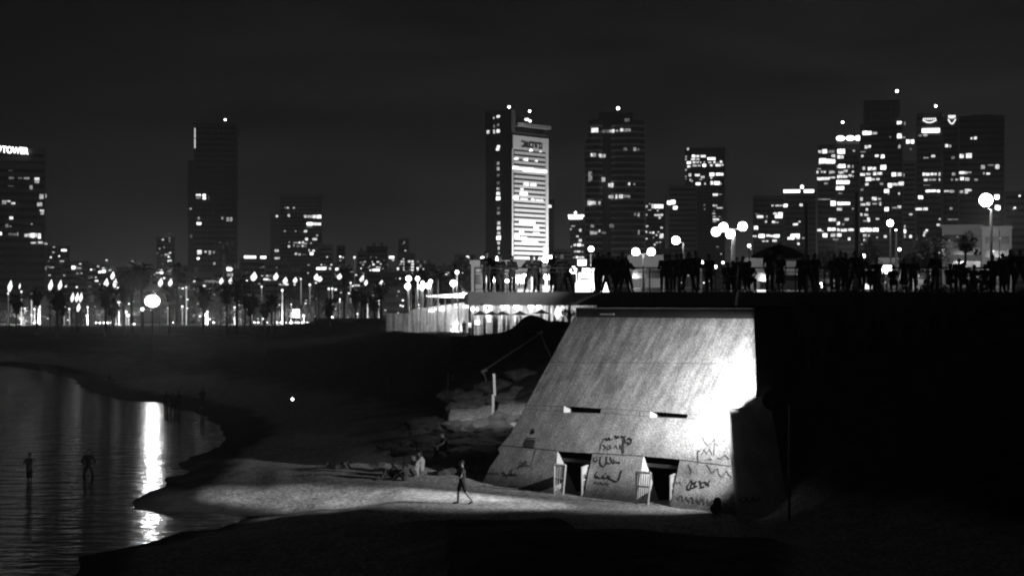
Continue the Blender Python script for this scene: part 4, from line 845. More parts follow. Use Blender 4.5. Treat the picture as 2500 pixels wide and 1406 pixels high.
# lower town, left to right: (x0, x1, top, distance, material)
low = [(112, 170, 602, 1250), (150, 215, 640, 1000), (205, 268, 648, 1150), (225, 300, 668, 820), (285, 345, 655, 1000), (330, 392, 662, 900), (382, 427, 582, 1400), (395, 462, 650, 1050),
 (455, 520, 668, 760), (515, 590, 660, 800), (585, 652, 634, 1000), (645, 705, 640, 950), (700, 780, 668, 820), (778, 814, 600, 1200), (810, 842, 655, 900), (822, 843, 602, 1350), (840, 880, 668, 880),
 (872, 898, 616, 1250), (895, 946, 604, 1150), (930, 975, 668, 900), (970, 1013, 622, 1050), (972, 998, 584, 1600), (1008, 1062, 648, 900), (1058, 1118, 652, 950), (1105, 1192, 640, 1000), (1110, 1160, 624, 1300),
 (1352, 1395, 610, 1500), (1575, 1640, 610, 1000), (1700, 1760, 668, 1100), (1755, 1840, 672, 1300), (1990, 2075, 650, 700), (2070, 2160, 628, 760), (2205, 2310, 596, 700), (2452, 2560, 470, 900)]
adj = {0: 'one with the slanting lit roof corner', 6: 'the tall thin one left of the slim dark tower', 10: 'the one crowned by a long glowing roof sign', 13: 'the one touching the right foot of the two-bright-rows tower', 18: 'the flat-topped one with four rows of lit windows', 20: 'the one with a column of lit windows left of the beach pavilion'}
low_s = sorted(range(len(low)), key=lambda i: low[i][0])
for rank, i in enumerate(low_s):
    x0, x1, yt, Y = low[i]
    building('town_block', 'low dark town block, %s from the left along the foot of the skyline' % NTH[rank], 'building', x0, x1, yt, Y, m=['facade2', 'facade', 'facade3'][i % 3] if i != 33 else 'facade', group='low town blocks along the foot of the skyline', roofbits=2, floor=3.2)
front = [(-80, 60, 742, 640), (55, 150, 735, 650), (150, 262, 742, 645), (262, 345, 728, 655), (340, 395, 700, 690), (392, 480, 712, 660), (478, 560, 730, 650), (560, 655, 724, 668), (655, 735, 736, 645), (735, 800, 716, 672), (800, 905, 742, 640), (905, 1000, 705, 640), (1000, 1100, 700, 690), (1100, 1200, 690, 720)]
for rank, (x0, x1, yt, Y) in enumerate(front):
    building('seafront_house', 'seafront house behind the promenade lamps, %s from the left' % NTH[rank], 'building', x0, x1, yt, Y, m=['facade', 'facade3', 'facade2'][rank % 3], group='seafront houses behind the promenade lamps', floor=3.0, roofbits=1)
# houses on the level behind the terrace crowd
for (x0, x1, yt, Y, m, lab) in ((1536, 1622, 633, 300, 'facade3', 'pale low building behind the twin globe lamp'), (1150, 1345, 646, 290, 'facade3', 'low building behind the left end of the terrace'), (1640, 1700, 655, 310, 'facade', 'low building behind the single globe lamp'), (1818, 1885, 640, 300, 'facade3', 'pale low building behind the left of the parasol'), (1905, 1965, 648, 295, 'facade', 'low building behind the right of the parasol'),
        (2100, 2210, 640, 290, 'facade', 'low building behind the square lit lantern'), (2225, 2275, 632, 280, 'facade3', 'pale wall-like house behind the folded-arms person'), (2300, 2400, 556, 420, 'facade3', 'large pale house under the biggest lamp'), (2398, 2470, 560, 400, 'facade3', 'pale house right behind the biggest lamp post')):
    building('promenade_house', lab, 'building', x0, x1, yt, Y, m=m, group='houses behind the terrace', base=5.0 if Y > 280 else 5.0, floor=3.0, depth=10)

def find(px, py):
    best = None
    for b in BLD:
        if b['x0'] - 3 <= px <= b['x1'] + 3 and b['yt'] <= py <= b['yb'] + 3 and b['n'] < 100:
            if best is None or b['Y'] < best['Y']: best = b
    return best
L1 = "100,535,40,12,.2;108,605,50,20,.35;190,605,36,14,.35;245,606,36,18,.4;268,605,20,20,.6;352,610,46,26,1.1;352,638,40,22,.7;297,692,26,40,.4;105,682,50,8,.2;395,778,36,46,.6;438,770,12,34,.8;40,838,36,36,.6;83,826,32,14,1.2;125,846,36,18,1;378,852,46,34,.8;400,910,40,14,1;402,935,30,28,.8;107,985,34,24,1.5;302,1042,14,10,.8;65,1060,26,30,.5;100,1066,16,10,.8;8,1136,16,26,2;100,1140,40,24,.35;140,1142,26,20,.3;168,1138,8,30,.6;250,1150,34,26,1;282,1150,20,34,.9;312,1150,34,44,1.4;345,1148,18,36,1;375,1155,26,48,1.4;318,1220,50,16,1;385,1218,45,20,.9;435,1228,30,18,.6;1893,768,46,14,1.6;1893,790,50,26,.5;1948,785,28,48,3;1990,790,8,30,.35;1818,900,20,15,.8;1895,993,20,30,.6;1898,1043,42,28,2;2120,990,14,28,.9;2173,998,26,34,.8;2204,998,22,34,.8;1822,1160,20,30,.35;1902,1312,42,38,1.4;1960,1310,20,20,.9;2000,1315,22,34,.8;2040,1312,20,26,.8;1890,1372,24,18,2;515,1263,24,8,.6;510,1312,22,12,.6;610,1293,50,18,2.5;592,1397,36,10,1;1015,1387,20,12,1;1262,1395,20,10,.8;1552,1192,20,12,1.5;1617,1182,14,12,.8;1617,1205,14,8,.6;1500,1322,20,10,.5;1590,1335,40,14,.7;1622,1318,20,16,1;1618,1392,40,12,1.2;1545,1340,14,8,.4"
L2 = "375,342,12,10,.5;402,342,20,14,1.1;458,342,16,14,1.1;297,423,20,16,1.5;410,415,20,26,1.2;567,423,22,26,1.1;612,425,56,24,.6;655,425,30,30,1.5;698,425,40,30,2;610,495,56,30,3;665,495,40,26,1.4;703,495,30,24,1.6;610,525,50,14,.35;373,565,20,18,.5;475,565,12,12,.6;570,565,28,20,1.5;680,605,18,14,.6;580,640,26,24,1.5;657,640,44,22,1;415,668,14,8,.6;480,675,50,14,.5;513,673,18,16,1.5;545,670,20,20,1.2;570,682,26,14,.6;622,678,16,12,.8;412,708,20,22,1;458,700,14,14,.7;500,708,30,10,.5;542,705,20,18,1.2;568,708,20,12,.5;604,745,14,22,1;648,750,24,16,1.5;628,778,32,26,2.5;478,780,20,18,1.2;512,785,24,18,.6;560,785,40,8,.35;294,752,38,20,1.1;298,822,46,18,.9"
L3 = "1070,300,55,34,1.8;1150,305,30,24,.3;1185,305,26,24,.3;1208,305,24,20,.6;1228,303,20,24,1.6;1258,303,14,12,1;1298,298,28,24,1.1;1345,300,50,24,.5;1340,215,40,26,.3;1065,508,30,30,.7;1048,508,22,24,1.3;1112,512,30,30,.9;1148,512,30,26,.8;1328,460,30,24,.3;1405,460,24,30,.5;1435,462,10,16,.4;1033,688,30,80,.5;1135,710,50,36,.6;1215,758,56,34,1.1;1358,750,14,20,1.5;1402,752,12,14,.5;1210,855,44,26,.8;1252,855,16,34,1;1290,855,34,30,1.1;1340,855,50,20,.4;1045,910,70,32,1.2;1110,910,20,26,.6;1408,1005,18,24,.35;1438,1008,14,30,.6;1220,1100,50,30,.3;1050,1105,30,20,.4;1050,1160,36,26,.7;1080,1162,20,22,.8;1108,1145,16,18,1.2;1140,1158,50,20,.3;1440,1155,12,36,.4;693,940,28,20,2;890,1105,30,10,.6;870,1130,14,16,.8;950,1140,20,22,.9;925,1190,20,14,1;948,1225,26,22,1.2;905,1262,24,18,1.5;940,1262,30,20,2;970,1265,20,14,1;875,1277,12,12,1;905,1318,20,10,1;935,1318,30,12,1.5;967,1320,14,10,.8;895,1367,14,10,.8;922,1365,24,16,1.5;948,1365,14,14,1.5;972,1366,26,14,1.5;1505,940,16,20,.8;1530,920,10,10,.6;1557,938,24,34,1.2;1608,940,70,30,3;1530,970,26,8,.7;1597,975,14,10,.9;1505,1010,10,16,.6;1595,1013,50,14,1.2;1632,1012,20,16,1.2;1615,1035,20,18,1.2;1508,1105,20,14,.9;1502,1152,12,16,1.2;1535,1160,16,12,1;1560,1160,18,16,1.5;1603,1155,16,10,.8;1588,1180,14,12,1;1630,1178,28,18,1.5;1628,1197,30,20,1.8;1505,1210,16,12,1;1562,1200,10,12,.8;1590,1243,18,10,.8;1618,1240,14,10,.8;1572,1260,14,14,1;1630,1118,20,14,.9;1694,910,34,32,2;1726,905,38,36,3;1744,952,34,28,2.5"
L4 = "480,135,18,24,.9;462,212,14,18,1;460,240,14,18,.8;460,340,16,18,.8;460,405,14,14,.6;460,432,12,12,.5;535,207,30,24,2;575,207,30,20,1.8;630,208,50,22,1.8;530,237,36,18,1.3;575,237,34,16,1.2;690,233,36,24,1.9;730,233,36,26,2.1;490,270,40,24,2;540,267,26,20,1.8;575,267,28,16,1.2;605,268,10,14,.9;642,266,12,12,1;695,270,30,12,1.2;740,267,20,20,1.5;770,270,14,10,.8;806,265,24,22,1.5;490,308,32,20,1.5;545,300,40,16,.9;590,300,30,14,.9;640,298,34,26,2.2;710,298,24,18,1.4;775,297,50,22,1.8;818,295,20,16,1;500,390,26,30,1.2;572,393,48,22,1.8;715,388,46,32,2.5;775,386,40,24,2;812,386,28,22,2;625,412,36,20,1;605,435,30,12,.8;710,415,20,30,1.2;505,440,16,22,.9;520,452,14,18,.8;580,477,44,24,2.2;648,477,16,18,1;715,470,26,34,1.8;765,472,54,32,2.3;800,478,20,16,.7;748,585,50,22,1.6;800,583,30,10,.5;745,692,42,16,1.2;790,715,60,12,1;830,720,16,10,.7;735,770,26,16,.6;740,800,30,14,.6;755,828,60,18,1.3;820,828,24,12,.8;640,685,20,10,.5;645,725,18,10,.4;735,745,18,10,.4;790,800,20,8,.5;740,850,34,10,.6;1310,692,20,16,.9;1355,692,40,14,1;1395,692,36,14,1;1438,690,36,30,2;1590,685,26,24,1.3;1335,770,36,18,1.3;1387,772,42,24,2;1370,800,70,26,2.2;1188,800,64,24,1.8;1255,800,14,20,.7;1160,775,40,12,.35;1245,850,20,20,1;1322,853,34,20,1.3;1358,857,24,12,.6;1535,875,50,20,1.6;1573,850,20,16,1.2;1148,908,36,32,3;1125,990,22,12,1;1146,992,22,14,1;1203,988,58,34,3;1265,985,34,20,1.5;1300,990,28,18,1.5;1350,990,56,28,2.5;1515,985,54,30,2.5;1560,985,28,34,2;1490,1012,64,22,2.2;1560,1012,30,14,1.5;1220,1040,28,14,1;1255,1040,26,14,1;1330,1037,40,20,1.5;1615,1010,26,14,.7;1563,1065,22,22,1.6;1077,1086,24,26,2.2;1097,1115,12,12,1;870,1118,40,10,.8;770,1097,24,10,.5;805,1165,16,14,.7"
L5 = "125,540,24,18,.9;160,538,34,30,1.5;210,540,40,18,.5;222,570,26,16,1;145,607,50,34,2.5;205,612,60,30,2;230,580,14,10,.7;108,690,16,20,1;140,688,14,14,1;160,688,16,14,1;205,690,26,22,.8;225,690,16,16,.7;150,737,88,20,1.8;215,730,40,12,.9;170,772,30,12,.5;118,665,30,10,.4;125,630,20,10,.5;155,888,90,8,.45;280,538,52,32,2.5;275,578,44,22,1.8;285,645,50,26,2;262,650,26,16,1.2;335,650,18,22,1;365,650,10,20,.8;280,692,40,18,1.2;312,680,26,16,1.2;365,688,14,14,.9;270,722,36,20,1.6;308,722,32,18,1.6;345,715,24,16,1;365,720,14,12,.7;270,763,46,26,2.2;318,763,46,24,2;272,806,56,24,2;275,845,30,8,.4;372,535,18,14,.6;222,918,36,34,2.5;275,918,44,22,2;322,918,44,18,1.9;268,960,36,18,1;365,957,14,14,.8;215,1037,50,20,1.3;320,1035,30,18,1.2;260,1063,20,24,1.5;295,1070,16,14,.8;120,1112,30,16,1.4;195,1107,26,20,2;224,1107,24,20,2;145,1120,16,10,.8;260,1110,20,20,1.4;300,1113,44,18,1.5;352,1110,40,16,1.3;162,1151,32,26,2.2;220,1150,30,22,.9;265,1148,34,22,1.8;338,1176,18,20,1.6;240,1180,40,12,.4;455,403,36,28,2.2;487,402,24,26,2;522,405,40,16,.6;463,505,20,22,1.4;487,502,18,18,1.4;440,540,40,8,.4;435,570,16,16,.9;540,570,26,16,1.4;583,576,24,24,2;445,660,18,22,1;490,663,30,22,1.4;522,663,28,20,1.4;588,655,38,32,2.2;437,705,34,18,1.4;478,703,30,16,1;525,700,22,22,1.5;562,700,34,18,1.3;480,740,40,26,1.8;515,742,24,14,1.1;548,740,24,14,1;468,776,22,18,1.3;575,775,26,16,.5;432,815,20,16,.4;612,828,34,24,2;625,850,14,10,.8;428,885,18,24,1;522,883,32,22,1.7;560,885,20,14,.8;440,925,36,16,1.1;478,920,26,22,1;525,920,30,10,.6;565,920,14,26,1;468,962,16,18,1;612,960,28,28,2.2;428,998,16,20,1.2;463,1000,28,16,1;480,1035,20,30,1.6;455,1045,30,8,.8;545,1030,24,12,1.1;440,1110,38,26,3;482,1110,36,26,3;532,1110,40,24,2.8;452,1152,24,22,1;483,1152,14,16,.9;452,1185,18,20,1.3;543,1165,12,12,.7;602,1160,20,20,1;432,1212,12,12,.9;705,332,32,20,2;745,335,10,24,.5;705,428,30,32,2.5;735,440,24,14,.5;638,435,10,12,.5;705,505,16,24,.8;665,708,30,26,2;706,708,30,24,1.2;738,712,10,26,.5;635,788,26,30,2.4;675,780,44,18,1.2;718,775,36,26,1.5;703,848,12,16,1;705,945,24,20,1.1;670,950,36,12,.5;745,1120,14,28,2;745,1085,8,20,.9;745,1155,8,24,.9;787,1158,18,20,1.8;788,998,24,12,1;768,467,24,28,2.3;800,467,22,28,2.3;787,522,12,12,.5;855,422,26,14,.5;895,420,30,16,.7;952,573,26,16,1.7;900,585,34,8,.6;885,705,20,22,1.5;912,706,26,18,1.5;942,704,22,18,1.4;968,704,20,18,1.2;998,706,14,24,1.2;898,746,26,16,1.2;930,746,24,14,.8;960,746,24,14,.8;998,745,10,16,1;905,785,50,8,.3;915,828,36,14,2;955,827,36,14,2;990,830,20,16,2;1050,828,36,12,1;1090,830,30,18,.6;860,873,34,22,2;846,958,46,16,1.4;895,958,32,18,1.8;1050,497,20,20,1.3;1075,500,14,18,.8;1097,585,24,16,.5;1102,705,24,18,.6;1125,745,20,14,.7;1090,745,14,14,.6;1160,570,28,28,1.5;1213,568,40,34,1.5;1160,692,36,18,1.4;1190,692,18,18,1;1215,690,28,10,.6;1162,735,26,22,1.8;1200,740,30,22,1;1158,830,24,20,.8;1195,828,24,34,1.1;1220,820,24,16,1;1232,442,14,14,1.2;1260,440,20,18,1.5;1315,653,26,28,.8;1372,640,40,10,.4;1420,652,28,32,1;1353,702,26,12,1.4;1322,698,10,16,.6;1265,745,24,14,.4;1083,955,20,16,.8;1075,1035,36,8,.4;1115,1035,36,8,.4;1000,1033,14,12,.9;990,1075,24,16,1;905,1115,16,14,1.4;892,1130,18,16,1.2;885,1152,14,20,.9;1025,1265,18,36,1.8;1002,1280,16,12,.9;945,1240,16,10,.6;1417,870,34,30,2;1422,948,38,30,2"
L6 = "500,155,20,40,.3;560,147,50,14,.6;678,80,40,10,.6;800,148,38,34,2;855,155,60,10,.6;873,108,26,12,.9;845,212,26,12,.8;890,210,24,12,.7;540,232,24,14,1;1072,137,22,16,1.2;1135,155,44,18,1.1;1085,198,28,22,2.5;1130,190,40,28,2.5;1198,177,30,14,1;1220,155,40,8,.4;1160,68,22,12,.7;1440,80,24,8,.6;1530,112,20,10,.9;1045,256,20,14,1.2;1052,293,36,16,1.5;975,258,14,10,.5;1850,72,44,12,1;1760,174,18,12,1;1718,205,34,10,1;1760,204,34,20,2;1840,190,34,10,.6;1863,174,20,10,.7;2160,50,26,22,1.5;2118,298,24,14,1.2;2225,347,28,18,1.5;2290,298,120,14,.3;1290,378,34,30,3;1345,377,28,16,2;2433,230,12,44,.8;2338,105,24,24,.5"
L7 = "103,105,24,26,.5;266,165,54,36,2.5;300,165,16,24,.7;203,228,14,40,.6;262,228,40,30,.5;298,228,18,34,.6;60,295,110,14,.3;0,350,16,14,1;625,238,26,10,.7;682,238,26,16,1;720,237,20,8,.5;665,277,56,18,1.5;820,332,30,12,1;860,335,30,12,1;895,333,36,18,1.5;1132,120,26,8,.6;1378,117,20,14,1;1240,160,50,26,3;1285,160,36,24,2.6;1310,158,24,26,2.5;1365,160,22,20,1.5;1440,165,28,22,2;1125,208,16,12,.7;1700,92,14,12,.7;1785,148,18,10,.7;1805,177,26,14,1.5;1850,175,40,22,2.5;1885,175,40,22,2.3;1890,145,50,14,1.2;1840,115,26,18,1.5;1825,87,16,12,.9;1890,87,34,14,1;1595,192,34,10,.7;1648,230,20,16,1.2;1635,343,36,18,1.2;1672,343,32,16,1.2;1710,350,16,12,.9;2035,38,56,26,3;2052,68,26,14,1.2;1990,117,24,8,.5;2130,115,28,8,.8;2155,84,40,16,1.2;2168,112,12,14,1;2168,145,14,12,1;2105,162,22,26,1.5;2168,172,16,18,1;2228,82,26,18,1.5;2262,82,26,18,1.5;2264,112,30,20,1.5;2262,143,28,18,1.5;2262,174,28,18,1.5;2235,173,18,8,.8;2325,170,16,12,.9;2350,130,20,34,.5;2325,84,20,10,.5;2395,85,14,10,.5;790,45,52,18,.7"
L8 = "898,33,30,18,2"
lost = []
def bdict(o): return next(b for b in BLD if b['o'] is o)
for zk, Ls in ((1, L1), (2, L2), (3, L3), (4, L4), (5, L5), (6, L6), (7, L7), (8, L8)):
    for q in Ls.split(';'):
        x, y, w_, h_, br = map(float, q.split(',')); px, py = zz(zk, x, y); s = Z[zk][2]
        if zk == 3 and 1000 <= x <= 1491 and y < 1240: lost.append(('R5', px, py, w_/s, h_/s, br)); continue
        b = find(px, py)
        if b is None and zk == 5 and 2203 < px < 2236: b = bdict(E12b)
        if b is None and py < 680: b = find(px, py + 25) or find(px + 12, py + 30)
        if b is None: print('NO BUILDING', zk, x, y, round(px), round(py)); continue
        win_on(b, px, py, w_/s, h_/s, br)
# a few dim windows of their own for every low block, so that no face is blank
for b in BLD:
    if b['o'].name.startswith(('town', 'seafront', 'promenade')):
        r_ = random.Random(int(b['x0']) * 3)
        for k in range(10 if 'seafront' in b['o'].name else 6 if 'town' in b['o'].name else 3):
            px = r_.uniform(b['x0'] + 5, b['x1'] - 5); py = r_.uniform(b['yt'] + 14, min(b['yb'] - 8, b['yt'] + 70)); win_on(b, px, py, 4, 3, r_.choice([.3, .35, .5, .8, 1.2, 2]))

def text_part(s, parent, name, px0, px1, py, h_px, Y, m, dy=-.6, tilt=0):
    cu = bpy.data.curves.new('t', 'FONT'); cu.body = s; cu.size = 1; cu.extrude = .04; cu.offset = .012; o = bpy.data.objects.new('t', cu); COL.objects.link(o)
    dg = bpy.context.evaluated_depsgraph_get(); me = bpy.data.meshes.new_from_object(o.evaluated_get(dg)); bpy.data.objects.remove(o)
    xs = [v.co.x for v in me.vertices]; ys = [v.co.y for v in me.vertices]; x0, x1, y0, y1 = min(xs), max(xs), min(ys), max(ys)
    a, b_ = lp(parent, px0, py + h_px/2, Y, dy), lp(parent, px1, py - h_px/2, Y, dy)
    for v in me.vertices:
        f = (v.co.x - x0)/(x1 - x0); x = a.x + (b_.x - a.x)*f; z = a.z + (b_.z - a.z)*(v.co.y - y0)/(y1 - y0) - tilt*f/F*Y; v.co = Vector((x, a.y - v.co.z*4, z))
    me.name = name; me.materials.clear(); me.materials.append(m); c_ = bpy.data.objects.new(name, me); COL.objects.link(c_); c_.parent = parent; return c_
text_part('TOWER', A, 'rooftop_sign', 5, 69, 366, 16, 830, emit('sign_white', 5), dy=-1.2, tilt=3)
text_part('D', A, 'rooftop_sign', -10, 3, 364, 16, 830, emit('sign_white', 5), dy=-1.2)
bA = bdict(A)
for x in range(-50, 70, 12): MB().box(lp(A, x, 0, 830).x, -1.1, Zp(378, 830) - 1, lp(A, x, 0, 830).x + .3, -.25, Zp(356, 830) - 1).build('sign_strut', M['dark'], A)
# lit strip and top frame of the slim dark tower
def strip(o, Y, x0, y0, x1, y1, w_, m, name, dy=-.5, dep=.3):
    a, b_ = lp(o, x0, y0, Y), lp(o, x1, y1, Y); hw = w_/F*Y/2
    if abs(a.z - b_.z) > abs(a.x - b_.x): return MB().box(a.x - hw, dy, min(a.z, b_.z), a.x + hw, dy + dep, max(a.z, b_.z)).build(name, m, o)
    return MB().box(min(a.x, b_.x), dy, a.z - hw, max(a.x, b_.x), dy + dep, a.z + hw).build(name, m, o)
strip(B, 1125, 476, 314, 476, 338, 2.6, emit('strip_glow', .8), 'light_strip'); strip(B, 1125, 476, 340, 476, 363, 2.8, emit('strip_glow', .8), 'light_strip')
strip(B, 1125, 474, 300, 560, 300, 1.6, M['facade3'], 'crown_frame'); strip(B, 1125, 548, 293, 548, 305, 1, M['metal'], 'antenna')
for q in range(1, 24): strip(B, 1125, 474, 305 + q*13.6, 578, 305 + q*13.6, 1.5, M['facade3'], 'floor_edge', dy=-.45, dep=.12)
def beacon(o, px, py, Y, r=.55, ybase=None):
    p = lp(o, px, py, Y, 4); zb_ = Zp(ybase, Y) - o.location.z if ybase else p.z - 3
    MB().tube([(p.x, p.y, zb_), (p.x, p.y, p.z)], .15, 5).build('beacon_mast', M['dark'], o); MB().ball(p, r, 8).build('warning_lamp', AVI, o)
beacon(B, 550, 291, 1125, .6, 305); beacon(D10b, 1958, 456, 1180, 1.0, 473); beacon(E11, 2057, 297, 1120, .6, 346) if False else beacon(E11b, 2057, 297, 1118, .7, 346)
beacon(E12, 2190, 222, 1080, .8, 246); beacon(E13, 2285, 258, 1060, .7, 280); beacon(D9, 1405, 519, 1500, .9, 537)
strip(D9, 1500, 1387, 527, 1431, 527, 4.5, SIGN_LIT_GLOW, 'roof_light_bar'); strip(D9, 1500, 1388, 533.5, 1422, 533.5, 3.5, SIGN_LIT_GLOW, 'roof_light_bar')
strip(D10b, 1180, 1913, 467, 1953, 467, 7, SIGN_LIT_GLOW, 'roof_light_bar'); strip(D10b, 1180, 1963, 467, 1987, 467, 7, SIGN_LIT_GLOW, 'roof_light_bar')
strip(BLD[[b['o']['label'] for b in BLD].index(BLD[0]['o']['label'])]['o'], 830, -55, 400, 105, 400, 1, M['facade3'], 'cornice')
for px in (2052, 2076, 2095): 
    p = lp(E11b, px, 338, 1118); MB().ball(p + Vector((0, -.6, 0)), 2.0, 10, 1.35 if px < 2090 else 1, 1, .8).build('roof_lamp', SIGN_LIT_GLOW, E11b)
# curved logo of small strokes over an arc, and the bright bar under it
LG = emit('logo_glow', 1.7)
def logo(o, Y, x0, x1, y0, y1):
    n_ = 7; wx = (x1 - x0)
    for k in range(n_):
        xa = x0 + wx*(k + .15)/n_; xb = x0 + wx*(k + .75)/n_; f = (k + .5)/n_; yb = y0 + (y1-y0)*(.42 - .25*abs(f-.5))
        strip(o, Y, (xa+xb)/2, y0, (xa+xb)/2, yb, (xb-xa), LG, 'logo_letter', dy=-.7)
    pts = []
    for k in range(9):
        f = k/8; pts.append(P(x0 + wx*f, y0 + (y1-y0)*(.45 + .55*math.sin(math.pi*f)), 0) if False else lp(o, x0 + wx*f, y0 + (y1-y0)*(.45 + .55*math.sin(math.pi*f)), Y, -.7))
    MB().tube(pts, .32, 6).build('logo_arc', LG, o)
logo(E13, 1060, 2253, 2286, 289, 300); logo(E14, 1075, 2315, 2333, 282, 303)
strip(E14, 1075, 2324, 280, 2324, 306, 21, M['conc'], 'sign_board', dy=-.35, dep=.3)
strip(E13, 1060, 2251, 319.5, 2294, 319.5, 9.5, SIGN_LIT_GLOW, 'bright_sign', dy=-.7)
# framed crown of the tallest tower
for y in (262, 276, 296): strip(E12, 1080, 2118, y, 2190, y, 1.2, M['facade3'], 'crown_rail', dy=.9)
for x in (2112, 2128, 2176, 2193): strip(E12, 1080, x, 246, x, 300, 1.2, M['facade3'], 'crown_post', dy=.9)
# pale flaring edge of the tower with lit upper storeys
mb = MB(); e0 = [P(1770, 362, 2000), P(1776, 362, 2000), P(1776, 450, 2000), P(1770, 450, 2000)]
ys = [362, 400, 440, 480, 520, 555]; xr = [1775, 1775.5, 1775, 1773.5, 1774, 1778]; xl_ = [1772, 1772, 1770, 1767, 1764, 1760]
for k in range(5):
    i = len(mb.v); dd = Vector((0, 25, 0))
    qs = [lp(D6, xl_[k], ys[k], 2000, -2), lp(D6, xr[k], ys[k], 2000, -2), lp(D6, xr[k+1], ys[k+1], 2000, -2), lp(D6, xl_[k+1], ys[k+1], 2000, -2)]; mb.v += [tuple(q) for q in qs]
    mb.v += [tuple(q + dd) for q in qs]
    mb.f += [[i, i+1, i+2, i+3], [i+4, i+7, i+6, i+5], [i+1, i+5, i+6, i+2], [i, i+3, i+7, i+4]]
mb.build('edge_fin', M['whiteband'], D6)
# long rooftop signs on the low block right of the slim dark tower
lb = find(610, 660)
for (x, y, w_, h_) in ((493, 34, 128, 24), (637, 36, 60, 24)):
    px, py = zz(7, x, y); strip(lb['o'], lb['Y'], px - w_/9, py, px + w_/9, py, h_/4.464, SIGN_LIT_GLOW, 'roof_sign', dy=-.5)
lb = find(1140, 660); px, py = zz(8, 700, 158); strip(lb['o'], lb['Y'], px - 22, py, px + 22, py, 7, SIGN_LIT_GLOW, 'roof_sign', dy=-.5); 

# --- rounded dark tower
RY = 1080; ro = empty('rounded_tower', (X(1503, RY), RY + 17, 1), 'dark rounded banded tower with a stepped top, centre right', 'tower')
def rx(px): return X(px, RY) - ro.location.x
x0, x1, xn0, xn1 = rx(1431), rx(1575), rx(1472), rx(1493)
def bow(xa, xb, nseg=9, bulge=4.0): return [(xa + (xb-xa)*k/nseg, -13 - bulge*math.sin(math.pi*k/nseg)**.6) for k in range(nseg+1)]
foot = bow(x0, xn0) + [(xn0 + .1, -10), (xn1 - .1, -10)] + bow(xn1, x1) + [(x1, 14), (x0, 14)]
z_sh = Zp(340, RY) - 1; z_top = Zp(292, RY) - 1
MB().prism(foot, -3, z_sh).build('wall', M['facade2'], ro)
foot2 = bow(rx(1439), xn0) + [(xn0 + .1, -10), (xn1 - .1, -10)] + bow(xn1, x1 - .4) + [(x1 - .4, 13.5), (rx(1439), 13.5)]
MB().prism(foot2, z_sh + .003, z_top).build('upper_wall', M['facade2'], ro)
MB().box(rx(1464), -9, z_top + .003, rx(1547), 9, Zp(271, RY) - 1).build('rooftop_block', M['facade2'], ro)
for k in range(27):
    z = z_top - 4.2 - k*3.6
    for xa, xb in ((x0 + (1.5 if z > z_sh else 0), xn0), (xn1, x1)):
        f = [(p[0], p[1] - .35) for p in bow(xa, xb)]; g = [(p[0], p[1] + .3) for p in bow(xa, xb)][::-1]
        MB().prism(f + g, z, z + 1.1).build('floor_band', M['whiteband'], ro)
for (_, px, py, w_, h_, br) in lost:
    # lit rooms lie on the bowed faces
    x = rx(px); seg = (x0, xn0) if x < xn0 + 1 else (xn1, x1)
    f = min(.98, max(.02, (x - seg[0])/(seg[1]-seg[0]))); yb = -13 - 4*math.sin(math.pi*f)**.6
    z = Zp(py, RY - 2) - 1; hw, hh = w_/F*RY/2, h_/F*RY/2; MB().box(x - hw, yb - .5, z - hh, x + hw, yb + .6, z + hh).build('lit_window', glow_mat(br), ro)
MB().tube([(rx(1511), -8, Zp(271, RY) - 1), (rx(1511), -8, Zp(263, RY) - 1)], .15, 5).build('beacon_mast', M['dark'], ro); MB().ball((rx(1511), -8, Zp(261, RY) - 1), .9, 8).build('warning_lamp', AVI, ro)

# --- floodlit striped tower: two faces meeting at a corner
SY = 1200; cn = Vector((X(1249, SY), SY, 0)); so = empty('striped_tower', (cn.x, cn.y, 1), 'tall tower with one floodlit white-striped face and a dark flank, centre', 'tower')
ur = Vector((.63, .78, 0)).normalized(); ul = Vector((-.78, .63, 0)).normalized()
def solve(px, d):       # how far along d from the corner until the photo column px
    k = (px - 1250)/F; return (k*cn.y - cn.x)/(d.x - k*d.y)
dr, dl = solve(1337, ur), solve(1186, ul); nr = Vector((ur.y, -ur.x, 0)); nl = Vector((-ul.y, ul.x, 0))
zt = Zp(330, SY) - 1
MB().prism([(0, 0), tuple((ur*dr)[:2]), tuple((ur*dr + ul*dl)[:2]), tuple((ul*dl)[:2])], -3, zt + 2.5).build('wall', M['conc'], so)
up_ = zt + 2.503
MB().prism([tuple((ul*.1 - ur*0)[:2]), tuple((ur*dr*.1)[:2]), tuple((ur*dr*.1 + ul*dl*1.03)[:2]), tuple((ul*dl*1.04)[:2])], up_, Zp(268, SY) - 1).build('flank_top_storeys', M['conc'], so)
MB().prism([tuple(v[:2]) for v in (ur*dr*.1 + ul*3, ur*dr*.98 + ul*3, ur*dr*.98 + ul*dl*.9, ur*dr*.1 + ul*dl*.9)], up_, Zp(306, SY) - 1).build('recessed_storey', M['dark'], so)
a_ = [ -ur*.5 + nr*1.5, ur*(dr + 2) + nr*1.5, ur*(dr + 2) + ul*6, -ur*.5 + ul*6]
MB().prism([tuple((v + ul*.0)[:2]) for v in (ur*dr*.12 + nr*1.5, ur*(dr+2) + nr*1.5, ur*(dr+2) + ul*6, ur*dr*.12 + ul*6)], Zp(306, SY) - .99, Zp(298, SY) - 1).build('roof_crown', M['facade3'], so)
MB().prism([tuple(v[:2]) for v in (ur*dr*.15 + ul*6, ur*dr*.75 + ul*6, ur*dr*.75 + ul*dl*.8, ur*dr*.15 + ul*dl*.8)], Zp(298, SY) - .99, Zp(278, SY) - 1).build('rooftop_block', M['conc'], so)
